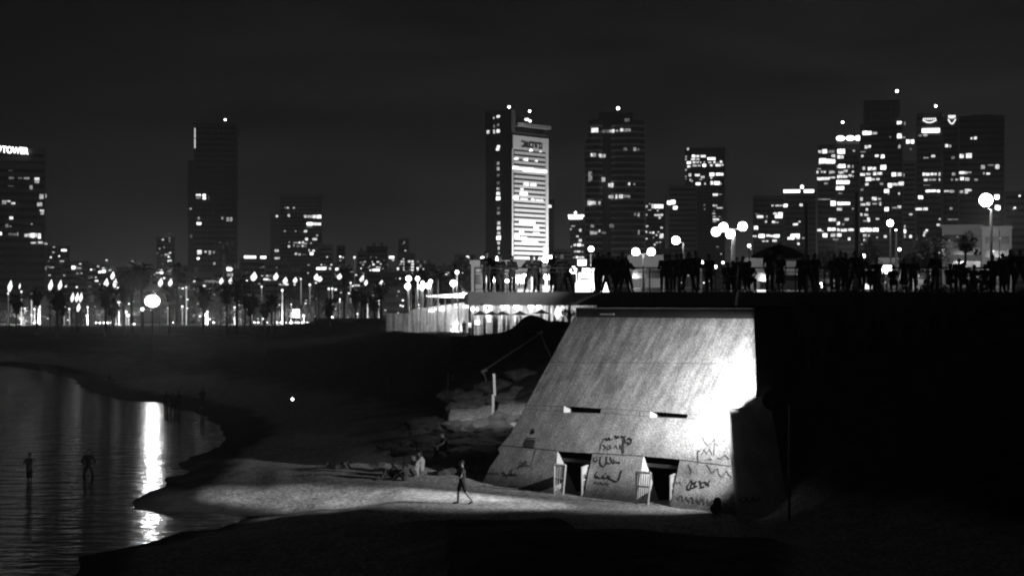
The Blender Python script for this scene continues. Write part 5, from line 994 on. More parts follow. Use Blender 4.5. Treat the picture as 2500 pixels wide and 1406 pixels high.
def onr(s0, s1, z0, z1, out0, out1, name, m):      # a slab lying on the bright face
    q = [ur*s0 + nr*out0, ur*s1 + nr*out0, ur*s1 + nr*out1, ur*s0 + nr*out1]; return MB().prism([tuple(v[:2]) for v in q], z0, z1).build(name, m, so)
def zr(py): return Zp(py, SY) - 1     # heights measured at the corner
onr(.3, dr - .1, zr(363.5), zr(330), .003, .9, 'top_sign_panel', M['whiteband'])
onr(-.5, .9, -2, zr(363.6), .003, .8, 'corner_pier', M['whiteband']); onr(dr - 2.6, dr, -2, zr(363.6), .003, .7, 'corner_pier', M['whiteband'])
nb = 0; y = 368.5
while y < 735:
    onr(1.9, dr - 3.2, zr(y + 6.4), zr(y), .003, .75, 'spandrel', M['whiteband']); onr(1.9, dr - 3.2, zr(y + 11.6), zr(y + 6.5), .003, .12, 'window_band', M['glass']); y += 11.7; nb += 1
GW = lambda b: glow_mat(b)
def wr(px, py, w_, h_, br):
    s = solve(px, ur); Yh = cn.y + ur.y*s; z = CZ - (py - YH)/F*Yh - 1; hw = w_/F*Yh/2/.5; hh = h_/F*Yh/2
    onr(s - hw, s + hw, z - hh, z + hh, .10, .95, 'lit_window', GW(br))
for x, y, w_, h_, br in ((400, 618, 40, 24, 2.4), (450, 625, 50, 22, 1.6), (510, 635, 70, 30, 3), (605, 645, 90, 24, 2), (530, 470, 16, 16, 2), (610, 482, 12, 12, 1), (408, 540, 26, 20, 1.8), (478, 548, 16, 18, 1.4), (497, 550, 10, 24, 1.3), (575, 560, 14, 14, 1.8), (490, 752, 30, 26, 1.8), (550, 758, 36, 22, 1.6), (455, 795, 14, 14, 1.8), (470, 832, 44, 26, 2), (400, 868, 34, 24, 2.5), (545, 882, 12, 12, 2), (470, 878, 50, 14, 1), (600, 888, 50, 12, .9), (500, 1078, 100, 26, 3), (575, 1120, 26, 22, 2), (452, 1160, 22, 26, 2.5), (412, 1190, 28, 26, 3), (575, 1165, 40, 16, 1), (650, 1300, 22, 36, 2), (470, 1198, 40, 10, 1.1), (520, 1240, 110, 18, .6)):
    px, py = zz(3, x, y); wr(px, py, w_/3.43, h_/3.43, br)
# dark sign lettering across the top panel (right-to-left letters in two words)
def glyph(s0, kind, zb_, h_):
    w_ = 3.4
    P_ = {'resh': [(0, 1, 1, 1), (1, 1, 1, 0)], 'shin': [(0, 0, 0, 1), (.5, 0, .5, 1), (1, 0, 1, 1), (0, 0, 1, 0)], 'alef': [(0, 1, 1, 0), (1, 1, .8, .4), (0, 0, .25, .6)], 'bet': [(0, 1, 1, 1), (1, 1, 1, 0), (0, 0, 1.1, 0)], 'mem': [(0, 1, 1, 1), (1, 1, 1, 0), (0, 0, 1, 0), (0, .1, 0, 1)], 'vav': [(.5, 1, .5, 0)], 'he': [(0, 1, 1, 1), (1, 1, 1, 0), (.1, 0, .1, .6)]}[kind]
    mb = MB()
    for a0, b0, a1, b1 in P_:
        A_ = ur*(s0 + a0*w_) + nr*1.0 + Vector((0, 0, zb_ + b0*h_)); B_ = ur*(s0 + a1*w_) + nr*1.0 + Vector((0, 0, zb_ + b1*h_)); mb.tube([A_, B_], .48, 6)
    mb.build('sign_letter', M['dark'], so)
sl = dr*.235; zl = zr(356)
for k, kd in enumerate(('bet', 'alef', 'shin', None, 'mem', 'resh', 'vav', 'he', 'bet')):
    if kd: glyph(sl + k*dr*.062 + (0 if k < 4 else -dr*.02), kd, zl - 0, 3.1)
def wl(px, py, w_, h_, br, top=False):
    s = solve(px, ul); Yh = cn.y + ul.y*s; z = CZ - (py - YH)/F*Yh - 1; hw = w_/F*Yh/2/.75; hh = h_/F*Yh/2; o_ = -.6 if not top else 0.0
    q = [ul*(s - hw) + nl*.12*1, ul*(s + hw) + nl*.12, ul*(s + hw) - nl*.5, ul*(s - hw) - nl*.5]
    MB().prism([tuple(v[:2]) for v in q], z - hh, z + hh).build('lit_window', GW(br), so)
if (nl.y > 0): nl = -nl
for x, y, w_, h_, br in ((262, 188, 24, 20, 1.4), (225, 200, 10, 12, .9), (228, 270, 8, 24, .4), (262, 258, 16, 20, .4), (178, 318, 22, 28, .9), (228, 315, 14, 30, 1.1), (262, 310, 26, 28, 1.6), (264, 440, 22, 20, 1.3), (258, 462, 26, 24, 1.6), (262, 580, 20, 26, .4), (262, 625, 22, 28, .8), (262, 680, 20, 20, .3), (262, 745, 22, 24, .3), (262, 792, 26, 20, .7), (262, 832, 28, 26, 1.8), (262, 873, 32, 30, 2.5), (264, 955, 20, 20, .3), (264, 995, 24, 24, .4), (266, 1080, 24, 26, 1.1), (266, 1121, 26, 26, 1.3), (266, 1163, 26, 24, 1.1), (266, 1203, 34, 32, 3), (266, 1245, 20, 24, .9), (266, 1290, 16, 24, 1.1), (268, 1330, 12, 14, .7)):
    px, py = zz(3, x, y); wl(px, py, w_/3.43, h_/3.43, br)
def roofthing(px, py, w_, h_, br, Yo=30):
    p = P(px, py, SY + Yo) - Vector(so.location); MB().ball(p, w_/F*SY/2, 8, 1, 1, h_/w_).build('roof_lamp', glow_mat(br) if br < 4 else AVI, so)
roofthing(1286, 292, 11, 7, 3, 3); roofthing(1294, 296, 7, 7, 2, 3)
for px, py, yb in ((1243, 262, 270), (1293, 272, 280)):
    p = P(px, py, SY + 22) - Vector(so.location); MB().tube([tuple(p - Vector((0, 0, (yb - py + 6)/F*SY))), tuple(p)], .15, 5).build('beacon_mast', M['dark'], so); MB().ball(p, .8, 8).build('warning_lamp', AVI, so)
fpos = ur*(dr*.5) + nr*52 + Vector((0, 0, 22)); tgt = Vector(so.location) + ur*(dr*.5) + Vector((0, 0, 62))
MB().box(fpos.x - 1, fpos.y - 1, fpos.z - 1.5, fpos.x + 1, fpos.y + 1, fpos.z - .6).tube([(fpos.x, fpos.y, -2), (fpos.x, fpos.y, fpos.z - 1.5)], .3, 8).build('floodlight_mast', M['dark'], so)
spot('face_floodlight', fpos, tgt, 330000, 110, .6, .6, so)
# ------------------------------------------------------------ promenade lamps, palms, trees, cars, beach pavilion
FARGLOW = emit('far_lamp_glow', 1.5)
def gz(px, Y): return ground_z(X(px, Y), Y)
tl = [(110, 350, 60, 130, 6), (215, 350, 24, 60, 6), (552, 340, 58, 125, 6), (655, 340, 52, 115, 6), (1157, 320, 62, 110, 6), (1255, 318, 56, 100, 6), (1228, 235, 54, 90, 6), (790, 472, 46, 105, 6), (840, 472, 46, 105, 6), (882, 472, 46, 105, 6), (855, 582, 50, 95, 6), (1750, 310, 60, 95, 6), (1857, 310, 54, 85, 6), (2412, 295, 54, 75, 6),
      (180, 295, 56, 76, 7), (283, 292, 56, 74, 7), (535, 245, 84, 100, 7), (775, 245, 66, 84, 7), (877, 290, 62, 76, 7), (985, 285, 56, 66, 7), (1215, 250, 60, 76, 7), (1253, 272, 66, 62, 7), (1468, 245, 64, 66, 7), (1710, 275, 54, 60, 7), (1722, 247, 34, 34, 7), (1757, 312, 46, 66, 7), (1925, 325, 78, 78, 7)]
ts = sorted([(zz(k, x, y), w_/4.464, h_/4.464) for x, y, w_, h_, k in tl], key=lambda q: q[0][0])
for i, ((px, py), w_, h_) in enumerate(ts):
    Y = 430 + (i % 4)*12; b0 = max(gz(px, Y), .1); o = empty('promenade_lamp', (X(px, Y), Y, b0), 'glowing teardrop lamp high on a mast along the bay, %s from the left' % NTH[i], 'street lamp', 'teardrop lamps on masts along the bay')
    z = Zp(py, Y) - b0; hh = h_/F*Y/2; r_ = w_/F*Y/2*.92
    MB().tube([(r_*.0 - .2, 0, -.2), (-.2, 0, z - hh)], [.16, .1], 6).build('mast', M['dark'], o)
    mb = MB(); mb.lathe((0, 0, z), [(.05, -hh), (r_*.55, -hh*.75), (r_*.95, -hh*.2), (r_*.9, hh*.05), (r_*.5, hh*.5), (.04, hh)], 10)
    mb.v = [(x + (zz_ - z)*.16, y, zz_) for x, y, zz_ in mb.v]; mb.build('lamp_glass', FARGLOW, o, True)
# the brilliant lamp on the shore that is mirrored in the water
Yb = 228; b0 = gz(370, Yb); o = empty('beach_floodlamp', (X(372, Yb), Yb, b0), 'brilliant single beach lamp whose light streaks across the water', 'street lamp')
z = Zp(735, Yb) - b0; o.rotation_euler.z = -math.atan(o.location.x / Yb); MB().tube([(0, .4, -.2), (0, .4, z)], [.12, .08], 8).build('mast', M['black_cloth'], o)
MB().ball((0, 0, z), .66, 16, .95, .95, 1.05).build('lamp_glass', emit('beach_lamp_glow', 5000, True), o, True); mb = MB(); n_ = 14; i0 = 0
for y_, r_ in ((1.0, .9), (-5.0, .95), (-5.0, .90), (1.0, .85)): mb.v += [(r_*math.cos(2*math.pi*k/n_), y_, z + r_*.82*math.sin(2*math.pi*k/n_)) for k in range(n_)]
for q in range(4): mb.f += [[q*n_+k, q*n_+(k+1) % n_, ((q+1) % 4)*n_+(k+1) % n_, ((q+1) % 4)*n_+k] for k in range(n_)]
mb.f.append([k for k in range(n_)])
mb.build('light_baffle', M['dark'], o)  # added long tube that keeps the lamp's light off the beach
MB().ball((-1.2, -4, z - .98), .22, 10).build('side_lamp', emit('beach_lamp_side', 3), o, True)
# path lamps: bright dots on short posts with lit shafts
dots = [(90, 430, 6, 26), (235, 410, 6, 26), (345, 420, 6, 28), (392, 424, 6, 26), (272, 595, 6, 26), (376, 600, 6, 26), (435, 565, 6, 24), (418, 603, 6, 18), (428, 650, 6, 30), (428, 686, 6, 32), (703, 575, 6, 24), (757, 598, 6, 24), (957, 577, 6, 22), (948, 672, 6, 30), (1020, 670, 6, 28), (1075, 672, 6, 50), (1298, 520, 6, 36), (1263, 580, 6, 18), (1375, 632, 6, 40), (1350, 670, 6, 24), (1400, 670, 6, 40), (1465, 765, 6, 30), (1988, 572, 6, 30), (2263, 572, 6, 24), (2262, 630, 6, 30), (2240, 662, 6, 46), (2265, 708, 6, 34), (1830, 587, 6, 16),
        (620, 357, 7, 26), (1047, 272, 7, 22), (1078, 673, 7, 36), (515, 640, 7, 36), (512, 668, 7, 32), (325, 583, 7, 28), (1468, 495, 7, 32), (1468, 520, 7, 26), (1380, 588, 7, 34), (1898, 492, 7, 42), (1900, 548, 7, 16), (1665, 652, 7, 24), (1205, 670, 7, 14), (943, 548, 7, 18), (845, 395, 7, 34), (978, 335, 7, 26), (1145, 335, 7, 32), (1352, 380, 7, 32), (1390, 378, 7, 30), (1590, 315, 7, 26), (1775, 465, 7, 26), (1845, 460, 7, 24), (1632, 37, 7, 30), (2030, 365, 6, 22)]
ds = sorted([(zz(k, x, y), d/4.464) for x, y, k, d in dots], key=lambda q: q[0][0])
lit_posts = 0
for i, ((px, py), d) in enumerate(ds):
    Y = 566 + (i*37 % 40) if py > 700 or px < 300 else 600
    if py < 650: Y = 640
    b0 = 1.1; o = empty('path_lamp', (X(px, Y), Y, b0), 'small bright round lamp on a slim post above the seafront, %s from the left' % NTH[i], 'street lamp', 'small round lamps above the seafront')
    z = Zp(py, Y) - b0; r_ = d/F*Y/2*.85; MB().tube([(0, 0, -.3), (0, 0, z)], [.12, .2 if i % 3 == 0 else .1], 6).build('post', M['white'], o)
    MB().ball((0, -.25, z), r_, 10).build('globe', FARGLOW, o, True)
    if i % 4 == 1 and py > 690: unseen_light(o, 4500, (0, -4, 1.6), 1.2); lit_posts += 1  # unseen fill set low before the post to light trees and houses
# palms
def palm_proto(seed):
    r_ = random.Random(seed); H = 9.0; o = bpy.data.objects.new('palm_tree', None); COL.objects.link(o)
    lean = r_.uniform(-.5, .5); pts = [(lean*(k/6)**2, 0, H*k/6) for k in range(7)]; MB().tube(pts, [.34, .28, .25, .24, .24, .25, .3], 9).build('trunk', M['trunk'], o)
    mb = MB(); top = Vector(pts[-1])
    for k in range(46):
        a = r_.uniform(0, 6.283); e_ = r_.uniform(-1.2, 1.3); ln = r_.uniform(2.0, 2.9) * (1 if e_ > -.4 else .85); d = Vector((math.cos(a), math.sin(a), 0)); p = top.copy(); v = d*math.cos(e_) + Vector((0, 0, math.sin(e_))); prev = None; N_ = 6
        for q in range(N_ + 1):
            wd = .55*math.sin(math.pi*min(1, (q + .6)/(N_ + .8)))**.7; sd = Vector((-d.y, d.x, 0))
            cur = (p - sd*wd - Vector((0, 0, wd*.45)), p.copy(), p + sd*wd - Vector((0, 0, wd*.45)))
            if prev:
                i = len(mb.v); mb.v += [tuple(t_) for t_ in prev] + [tuple(t_) for t_ in cur]
                if (q + k) % 5: mb.f.append([i, i+1, i+4, i+3])
                if (q + k + 2) % 5: mb.f.append([i+1, i+2, i+5, i+4])
            prev = cur; p = p + v*ln/N_; v = (v + Vector((0, 0, -.26))).normalized()
    mb.build('crown', M['leaf'], o)
    mb = MB()
    for k in range(60):
        a = r_.uniform(0, 6.283); d = Vector((math.cos(a), math.sin(a), 0)); p0 = top + d*.25 - Vector((0, 0, r_.uniform(0, 1.6))); p1 = p0 + d*r_.uniform(.2, .9) - Vector((0, 0, r_.uniform(.8, 1.6))); sd = Vector((-d.y, d.x, 0))*.16
        i = len(mb.v); mb.v += [tuple(p0 - sd), tuple(p0 + sd), tuple(p1 + sd*1.6), tuple(p1 - sd*1.6)]; mb.f.append([i, i+1, i+2, i+3])
    mb.build('dead_frond_skirt', M['leaf'], o); return o
pp = [palm_proto(s) for s in (3, 8, 21)]
palms = [(40, 735, 395, .9), (90, 715, 400, .95), (138, 722, 380, 1.15), (150, 745, 405, .85), (258, 712, 378, 1.2), (275, 740, 400, 1.1), (303, 705, 380, 1.0), (322, 672, 372, 1.1), (348, 662, 366, 1.25), (432, 655, 520, 1.15), (413, 712, 400, .8), (497, 720, 420, 1.1), (545, 610, 620, 1.7), (555, 708, 410, 1.1), (578, 700, 400, 1.2), (598, 712, 410, 1.15), (612, 735, 400, 1.05), (664, 735, 420, .95), (645, 752, 415, .8), (806, 742, 400, .95), (840, 668, 500, 1.15), (868, 722, 420, .85), (890, 724, 430, .85), (915, 735, 410, .9), (932, 705, 430, 1.0), (1034, 670, 420, .95), (1078, 672, 430, .9), (1118, 660, 440, 1.0)]
for i, (px, pyc, Y, s_) in enumerate(sorted(palms)):
    b0 = gz(px, Y) - .1; x = X(px, Y); hz_ = Zp(pyc, Y) - b0; src = pp[i % 3]
    o = copy_tree(src, None, Vector((x, Y, b0)), rnd.uniform(0, 6))
    o.scale = (s_, s_, hz_/9.0); 
    for c in o.children:
        if c.name.startswith(('crown', 'dead')): c.scale = (1, 1, s_*9.0/hz_); c.location.z = 9.0*(1 - s_*9.0/hz_)
    tag(o, 'dark shaggy palm against the seafront lights, %s from the left' % NTH[i], 'palm tree', 'palms along the bay')
for o in pp:
    for c in list(o.children): bpy.data.objects.remove(c)
    bpy.data.objects.remove(o)
# round trees lit by the lamps
def tree_proto(seed):
    r_ = random.Random(seed); o = bpy.data.objects.new('round_tree', None); COL.objects.link(o)
    mb = MB(); mb.tube([(0, 0, -.5), (.1, 0, 1.6), (.0, .1, 3.0)], [.3, .22, .16], 8)
    for k in range(6): a = k*1.05; mb.tube([(0, 0, 1.8), (math.cos(a)*1.3, math.sin(a)*1.3, 3.4)], [.12, .05], 5)
    mb.build('trunk', M['trunk'], o); mb = MB(); cl = [(r_.gauss(0, 1.1), r_.gauss(0, 1.1), 3.4 + r_.gauss(0, .8), r_.uniform(.7, 1.3)) for k in range(13)]
    for k in range(1500):
        c = cl[k % 13]; v = Vector((r_.gauss(0, 1), r_.gauss(0, 1), r_.gauss(0, 1))).normalized()*c[3]*r_.uniform(.6, 1.05); p = Vector(c[:3]) + v; a = Vector((r_.gauss(0, 1), r_.gauss(0, 1), r_.gauss(0, 1))).normalized(); b_ = a.cross(v).normalized(); a = a*.17; b_ = b_*.12
        i = len(mb.v); mb.v += [tuple(p - a), tuple(p + b_), tuple(p + a), tuple(p - b_)]; mb.f.append([i, i+1, i+2, i+3])
    mb.build('crown', M['leaf2'], o); return o
tp = [tree_proto(s) for s in (1, 2, 5)]
trees = [(16, 768, 596, 1.3), (60, 772, 600, .9), (150, 770, 596, 1.1), (190, 775, 598, 1.0), (240, 768, 596, 1.2), (300, 765, 600, 1.2), (415, 775, 598, 1.0), (455, 770, 598, 1.4), (516, 755, 596, 1.1), (530, 765, 592, 1.5), (592, 768, 594, 1.1), (635, 760, 596, 1.5), (655, 765, 590, 1.2), (680, 762, 594, 1.3), (700, 765, 590, 1.1), (745, 762, 596, 1.6), (762, 758, 590, 1.7), (785, 765, 594, 1.2), (848, 758, 596, 1.6), (862, 764, 590, 1.6), (878, 770, 594, 1.2), (908, 765, 592, 1.2), (2265, 610, 260, 1.15), (2238, 640, 250, .8), (2357, 602, 160, .42), (2030, 640, 240, .8), (2120, 625, 255, .9)]
for i, (px, pyc, Y, s_) in enumerate(sorted(trees)):
    b0 = 1.1 if Y > 300 else (Zp(pyc, Y) - 3.4*s_); x = X(px, Y); hz_ = (Zp(pyc, Y) - b0)/3.4
    o = copy_tree(tp[i % 3], None, Vector((x, Y, b0)), rnd.uniform(0, 6)); o.scale = (s_, s_, max(s_*.9, hz_))
    tag(o, 'leafy round tree %s, %s of the leafy trees from the left' % ('among the promenade lamps' if px < 1000 else 'behind the terrace', NTH[i]), 'tree', 'leafy trees along the promenade')
SHG = 'scrub along the right-hand edge of the terrace'
for i in range(15):
    px = 1960 + i*38 + rnd.uniform(-12, 12); Y = 84.2; o = copy_tree(tp[i % 3], None, Vector((X(px, Y), Y, ground_z(X(px, Y), Y) - .2)), rnd.uniform(0, 6)); s_ = rnd.uniform(.16, .3)
    top_ = Zp(rnd.uniform(700, 722), Y) - o.location.z; o.scale = (s_, s_, max(.15, top_/4.9)); o.name = 'shrub'
    tag(o, 'dark shrub on the slope edge under the terrace, %s from the left' % NTH[i], 'shrub', SHG)
for o in tp:
    for c in list(o.children): bpy.data.objects.remove(c)
    bpy.data.objects.remove(o)
# cars, headlamps on
def car_proto():
    o = bpy.data.objects.new('parked_car', None); COL.objects.link(o)
    prof = [(-2.1, .35), (-2.15, .75), (-1.3, .95), (-.7, 1.42), (.8, 1.45), (1.6, 1.0), (2.1, .9), (2.15, .4)]
    mb = MB(); mb.hull([(-.86, y, z) for y, z in prof], [(.86, y, z) for y, z in prof]); mb.build('body', mat('car_paint', .12, .3, .1, 2, spec=.6), o)
    MB().hull([(-.70, -1.28, 1.0), (.70, -1.28, 1.0), (.62, -.74, 1.40), (-.62, -.74, 1.40)], [(-.70, -1.31, 1.02), (.70, -1.31, 1.02), (.62, -.77, 1.42), (-.62, -.77, 1.42)]).build('windscreen', M['glass'], o)
    for s_ in (-1, 1):
        MB().box(s_*.862 - .01, -.9, 1.0, s_*.862 + .01, .9, 1.35).build('side_window', M['glass'], o)
        MB().ball((s_*.62, -2.1, .68), .22, 10, 1.1, .4, .9).build('headlight', emit('headlamp_glow', 14), o)
        for y in (-1.35, 1.35): mb = MB(); mb.tube([(s_*.72, y, .33), (s_*.90, y, .33)], .33, 14); w_ = mb.build('wheel', M['dark'], o); MB().tube([(s_*.9, y, .33), (s_*.915, y, .33)], .18, 10).build('rim', M['metal'], w_)
    MB().box(-.3, -2.19, .45, .3, -2.16, .57).build('number_plate', M['white'], o); return o
cp = car_proto()
cars = [(1090, 782, 6), (1125, 760, 6), (1165, 770, 6), (1205, 770, 6), (1885, 712, 6), (572, 757, 7), (716, 762, 7), (838, 718, 7), (820, 775, 7), (925, 757, 7), (975, 762, 7), (1012, 757, 7), (1058, 757, 7), (1105, 770, 7), (1148, 735, 7), (2365, 700, 6), (412, 775, 6)]
for i, (px, py) in enumerate(sorted([zz(k, x, y) for x, y, k in cars])):
    Y = 596 - (py - 785)*.8 + (i*13 % 7); b0 = max(1.13, gz(px, Y)); 
    if i == 0: o = cp; o.location = (X(px, Y), Y, b0)
    else: o = copy_tree(cp, None, Vector((X(px, Y), Y, b0)), rnd.uniform(-.15, .15))
    o.location.z = Zp(py, Y) - .68 if Zp(py, Y) - .68 > b0 else b0
    if o.location.z > b0 + .6: o.location.z = b0
    tag(o, 'car facing the beach with its headlamps on, %s from the left' % NTH[i], 'car', 'cars with lit headlamps on the seafront road')
o = copy_tree(cp, None, Vector((X(1931, 130), 130, DZ)), R(80)); tag(o, 'car standing on the terrace level behind the parasol crowd', 'car')
# illuminated board among the trees
px, py = zz(7, 995, 648); o = empty('lit_billboard', (X(px, 575), 575, 1.1), 'big bright upright billboard among the promenade trees', 'billboard')
w_, h_ = 72/4.464/F*575, 92/4.464/F*575; z = Zp(py, 575) - 1.1; MB().box(-w_/2, 0, z - h_/2, w_/2, .3, z + h_/2).build('lit_panel', SIGN_LIT_GLOW, o); MB().box(-w_/2 - .12, .05, z - h_/2 - .12, w_/2 + .12, .4, z + h_/2 + .12).build('frame', M['dark'], o)
MB().tube([(0, .2, -.5), (0, .2, z - h_/2)], .15, 6).build('post', M['dark'], o)
# low sea wall in front of the road
mb = MB(); mb.box(X(-300, 560), 560, .2, X(930, 560), 560.5, 1.75); o = mb.build('sea_wall', M['facade3']); tag(o, 'low pale sea wall running along the back of the beach', 'wall')
lo = empty('low_beach_hut', (X(850, 470), 470, 5), 'long low dark building on the dunes left of the beach pavilion', 'building')
MB().box(X(768, 470) - lo.location.x, 0, -2, X(938, 470) - lo.location.x, 9, Zp(779, 470) - 5).build('wall', M['facade2'], lo); MB().box(X(766, 470) - lo.location.x, -.4, Zp(779, 470) - 4.997, X(940, 470) - lo.location.x, 9.3, Zp(777, 470) - 5).build('roof', M['conc'], lo)
# beach pavilion: white slanting canopy on braced poles in front of a pale screened front
PY_ = 232; po = empty('beach_pavilion', (X(1040, PY_), PY_, 5), 'open beach pavilion with a white slanting canopy on leaning poles', 'pavilion')
k0 = lambda px, Y=PY_: X(px, Y) - po.location.x; kz = lambda py, Y=PY_: Zp(py, Y) - 5
pw = mat('screen_wall', .4, .9, .75, .8, stretch=(4, 1, .25), fine=.2, fscale=3)
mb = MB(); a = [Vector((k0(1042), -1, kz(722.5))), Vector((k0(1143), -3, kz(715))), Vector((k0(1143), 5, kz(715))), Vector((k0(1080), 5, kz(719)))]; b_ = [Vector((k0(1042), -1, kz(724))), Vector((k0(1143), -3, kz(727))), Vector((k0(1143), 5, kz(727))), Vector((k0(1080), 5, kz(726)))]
mb.hull(b_, a); mb.build('canopy', SIGN_LIT_GLOW, po)  # canopy material glows in place of lamplight on the cloth
MB().box(k0(940), 1.5, -1, k0(997), 2.0, kz(765)).build('screen_wall', pw, po); MB().hull([(k0(997), 1.5, -1), (k0(1143), 1.5, -1), (k0(1143), 1.5, kz(737)), (k0(1060), 1.5, kz(748)), (k0(997), 1.5, kz(756))], [(k0(997), 2, -1), (k0(1143), 2, -1), (k0(1143), 2, kz(737)), (k0(1060), 2, kz(748)), (k0(997), 2, kz(756))]).build('screen_wall', pw, po)
for x0_, y0_, x1_, y1_, w_ in ((298, 378, 302, 590, 18), (353, 375, 352, 590, 12), (400, 410, 404, 720, 14), (482, 395, 470, 770, 16), (525, 365, 525, 570, 18), (590, 285, 586, 740, 20), (588, 740, 590, 830, 14), (667, 480, 668, 740, 14), (745, 415, 742, 560, 20), (805, 340, 812, 830, 16), (345, 590, 312, 720, 8), (520, 640, 472, 780, 10), (568, 480, 535, 570, 9), (445, 490, 420, 600, 6), (385, 480, 362, 560, 6)):
    p0, p1 = zz(8, x0_, y0_), zz(8, x1_, y1_); MB().tube([(k0(p0[0]), -4, kz(p0[1])), (k0(p1[0]), -4, max(kz(p1[1]), -.3))], w_/4.464/F*PY_/2*.8, 6).build('pole', M['white'], po)
for x, y, w_, h_ in ((500, 620, 60, 26), (620, 600, 60, 40), (880, 575, 60, 26), (785, 800, 34, 130), (730, 835, 36, 40), (750, 790, 20, 60), (830, 810, 16, 60), (545, 603, 24, 18), (770, 580, 20, 16)):
    px, py = zz(8, x, y); hw, hh = w_/4.464/F*PY_/2, h_/4.464/F*PY_/2; MB().box(k0(px) - hw, .9, kz(py) - hh, k0(px) + hw, 1.3, kz(py) + hh).build('lit_opening', glow_mat(2.5), po)
for px_, py_ in ((250, 350), (400, 355), (470, 345)): pass
for px, e_ in ((1010, 60), (1050, 90), (1090, 170), (1125, 200)): unseen_light(po, e_, (k0(px), -3.2, kz(752)), .4)
for x, y, d, lab in ((258, 268, 66, 'upper left'), (355, 268, 50, 'upper middle'), (247, 353, 70, 'lower left'), (400, 360, 66, 'lower middle'), (410, 312, 36, 'small middle'), (470, 345, 66, 'lower right'), (497, 300, 44, 'small right'), (745, 320, 76, 'separate rightmost'), (785, 197, 42, 'topmost right')):
    px, py = zz(8, x, y); Y = 262; o = empty('pavilion_lamp', (X(px, Y), Y, 4.8), '%s globe of the round lamps above the beach pavilion' % lab, 'street lamp', 'round lamps above the beach pavilion')
    z = Zp(py, Y) - 4.8; MB().tube([(0, 0, -.2), (0, 0, z)], [.12, .09], 6).build('post', M['white'], o); MB().ball((0, -.15, z), d/4.464/F*Y/2*.9, 12).build('globe', GLOBE, o, True)
# lit colonnade glimpsed under the terrace
GY = 215; co_ = empty('beach_colonnade', (X(1290, GY), GY, 4.7), 'brightly lit colonnade with awnings glimpsed under the terrace', 'building')
k0 = lambda px, Y=GY: X(px, Y) - co_.location.x; kz = lambda py, Y=GY: Zp(py, Y) - 4.7
MB().box(k0(1148), 4, -1, k0(1470), 4.6, kz(738)).build('wall', pw, co_); MB().box(k0(1148), -.5, kz(739), k0(1470), 4.5, kz(737.5)).build('ceiling', M['facade3'], co_)
for x in (955, 1085, 1185, 1215, 1300, 1345, 1440, 1480, 1590, 1665, 1700, 1790, 1850, 1940, 2010):
    px, _ = zz(8, x, 0); MB().box(k0(px) - .17, 0, -.8, k0(px) + .17, .34, kz(739)).build('column', M['whiteband'], co_)
for x0_, x1_, y0_, y1_ in ((1075, 1195, 560, 600), (1255, 1330, 560, 590), (1405, 1455, 560, 600)):
    a, b_ = zz(8, x0_, y0_), zz(8, x1_, y1_); MB().box(k0(a[0]), 1, kz(b_[1]), k0(b_[0]), 1.3, kz(a[1])).build('lit_sign', glow_mat(3), co_)
for x, y, w_, h_ in ((1115, 640, 90, 120), (1000, 750, 60, 50), (930, 780, 60, 50), (1290, 650, 44, 130), (1435, 700, 40, 90), (1600, 600, 30, 50), (1800, 620, 36, 60), (1130, 720, 40, 50)):
    px, py = zz(8, x, y); hw, hh = w_/4.464/F*GY/2, h_/4.464/F*GY/2; MB().box(k0(px) - hw, 3.4, kz(py) - hh, k0(px) + hw, 3.9, kz(py) + hh).build('lit_opening', glow_mat(1.3), co_)
for x, y, r_ in ((955, 600, .2), (1110, 570, .3), (1430, 575, .32), (1590, 572, .32), (1672, 575, .26), (1325, 575, .26), (1005, 600, .15)):
    px, py = zz(8, x, y); MB().ball((k0(px), -.6, kz(py)), r_, 10).build('ceiling_lamp', GLOBE, co_, True)
for x, y in ((1040, 665), (1160, 665), (1280, 665), (1470, 665), (1700, 650)):
    px, py = zz(8, x, y); mb = MB(); mb.lathe((k0(px), -1.2, kz(py)), [(1.15, 0), (.5, .25), (.03, .5)], 8); mb.build('sunshade', M['canvas'], co_); MB().tube([(k0(px), -1.2, -.3), (k0(px), -1.2, kz(py) + .1)], .04, 5).build('sunshade_pole', M['white'], co_)
for px in (1160, 1200, 1250, 1300, 1350, 1400): unseen_light(co_, 150, (k0(px), 1.6, kz(760)), .4)
for x, y, h_, r_, lab in ((1880, 640, 150, .28, 'left one of the two folded white parasols under the terrace'), (1935, 620, 120, .24, 'right one of the two folded white parasols under the terrace')):
    px, py = zz(8, x, y); Y = 140; o = empty('folded_parasol', (X(px, Y), Y, 5.1), lab, 'parasol', 'folded parasols under the terrace'); z = Zp(py, Y) - 5.1; hh = h_/4.464/F*Y/2
    MB().lathe((0, 0, z), [(.05, -hh), (r_, -hh*.2), (r_*.8, hh*.4), (.05, hh)], 10).build('folded_canopy', emit('parasol_glow', 1.2), o, True); MB().tube([(0, 0, -.2), (0, 0, z - hh)], .04, 6).build('pole', M['white'], o)  # emissive cloth imitates light on the folded parasols
o = tree_proto(9); px, py = zz(8, 2000, 660); o.location = (X(px, 132), 132, Zp(py, 132) - .72); o.scale = (.22, .22, .22); o.name = 'pale_shrub'; tag(o, 'small brightly lit shrub under the terrace beside the sloping building', 'shrub'); o.children[0].active_material = M['whiteband']; 
for c in o.children: c.data.materials[0] = M['whiteband']  # white leaf colour stands in for lamplight on the shrub
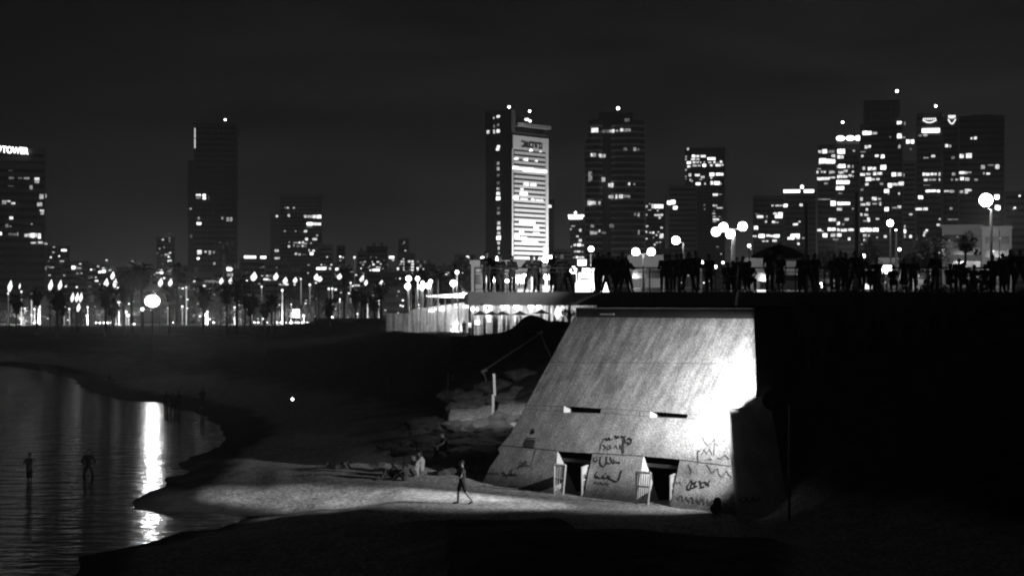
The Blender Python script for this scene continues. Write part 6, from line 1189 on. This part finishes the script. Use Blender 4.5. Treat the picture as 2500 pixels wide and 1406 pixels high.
# low wall with a lit top along the beach front of the colonnade
mb = MB(); mb.box(X(1180, 190), 190, 4.4, X(1242, 190), 190.4, Zp(814, 190)); o = mb.build('low_wall', M['whiteband']); tag(o, 'low wall with a pale top in front of the colonnade', 'wall')
mb = MB(); o = empty('fence', (X(1040, 205), 205, 4.8), 'thin wire fence in front of the colonnade and pavilion', 'fence')
for k in range(22): px = 1072 + k*15; MB().tube([(X(px, 205) - o.location.x, 0, -.3), (X(px, 205) - o.location.x, 0, 1.5)], .035, 5).build('post', M['facade3'], o)
for z in (.5, 1.0, 1.45): MB().tube([(X(1072, 205) - o.location.x, 0, z), (X(1390, 205) - o.location.x, 0, z)], .02, 4).build('wire', M['facade3'], o)
# added fill lights, spread away from the street lamps, brighten the houses behind the terrace
hl = empty('street_lamp', (X(2440, 300), 300, 5.0), 'street lamp at the right, carrying added fill lights for the pale houses', 'street lamp', 'globe lamps on the terrace promenade')
MB().tube([(0, 0, -.3), (0, 0, Zp(497, 300) - 5)], .08, 6).build('post', M['dark'], hl)
for px, py in ((2434, 482), (2437, 508)): MB().ball((X(px, 300) - hl.location.x, 0, Zp(py, 300) - 5), .33, 10).build('globe', GLOBE, hl, True)
unseen_light(hl, 9000, (-6, -22, 16), .5); unseen_light(hl, 9000, (-7, 92, 14), .5); unseen_light(hl, 4000, (14, 84, 14), .5)
h2 = empty('street_lamp', (X(1600, 262), 262, 9.3), 'added lamp post carrying fill lights for the low houses behind the crowd', 'street lamp', 'globe lamps on the terrace promenade')
MB().tube([(0, 0, -.3), (0, 0, 5)], .06, 6).build('post', M['dark'], h2); MB().ball((0, 0, 5.1), .12, 8).build('globe', GLOBE, h2, True)
h2.location.z = 4.8
for dx, e_ in ((-3, 4500), (17, 4500), (-19, 6500), (-24, 4000), (38, 3000)): unseen_light(h2, e_, (dx, 8, 8), .4)  # added fills to brighten the backdrop of the crowd
if lost and False: print(lost)
print('things', sum(1 for o in bpy.data.objects if o.parent is None), 'all', len(bpy.data.objects))
# haze
hm = bpy.data.materials.new('haze'); hm.use_nodes = True; t = hm.node_tree; t.nodes.clear()
pv = t.nodes.new('ShaderNodeVolumePrincipled'); pv.inputs['Color'].default_value = (.9, .9, .9, 1); pv.inputs['Density'].default_value = .00013; pv.inputs['Anisotropy'].default_value = .6
ou = t.nodes.new('ShaderNodeOutputMaterial'); t.links.new(pv.outputs[0], ou.inputs['Volume'])
o = MB().box(-7100, -60, -4, 7100, 14100, 140).build('haze', hm); setting(o, 'stuff')
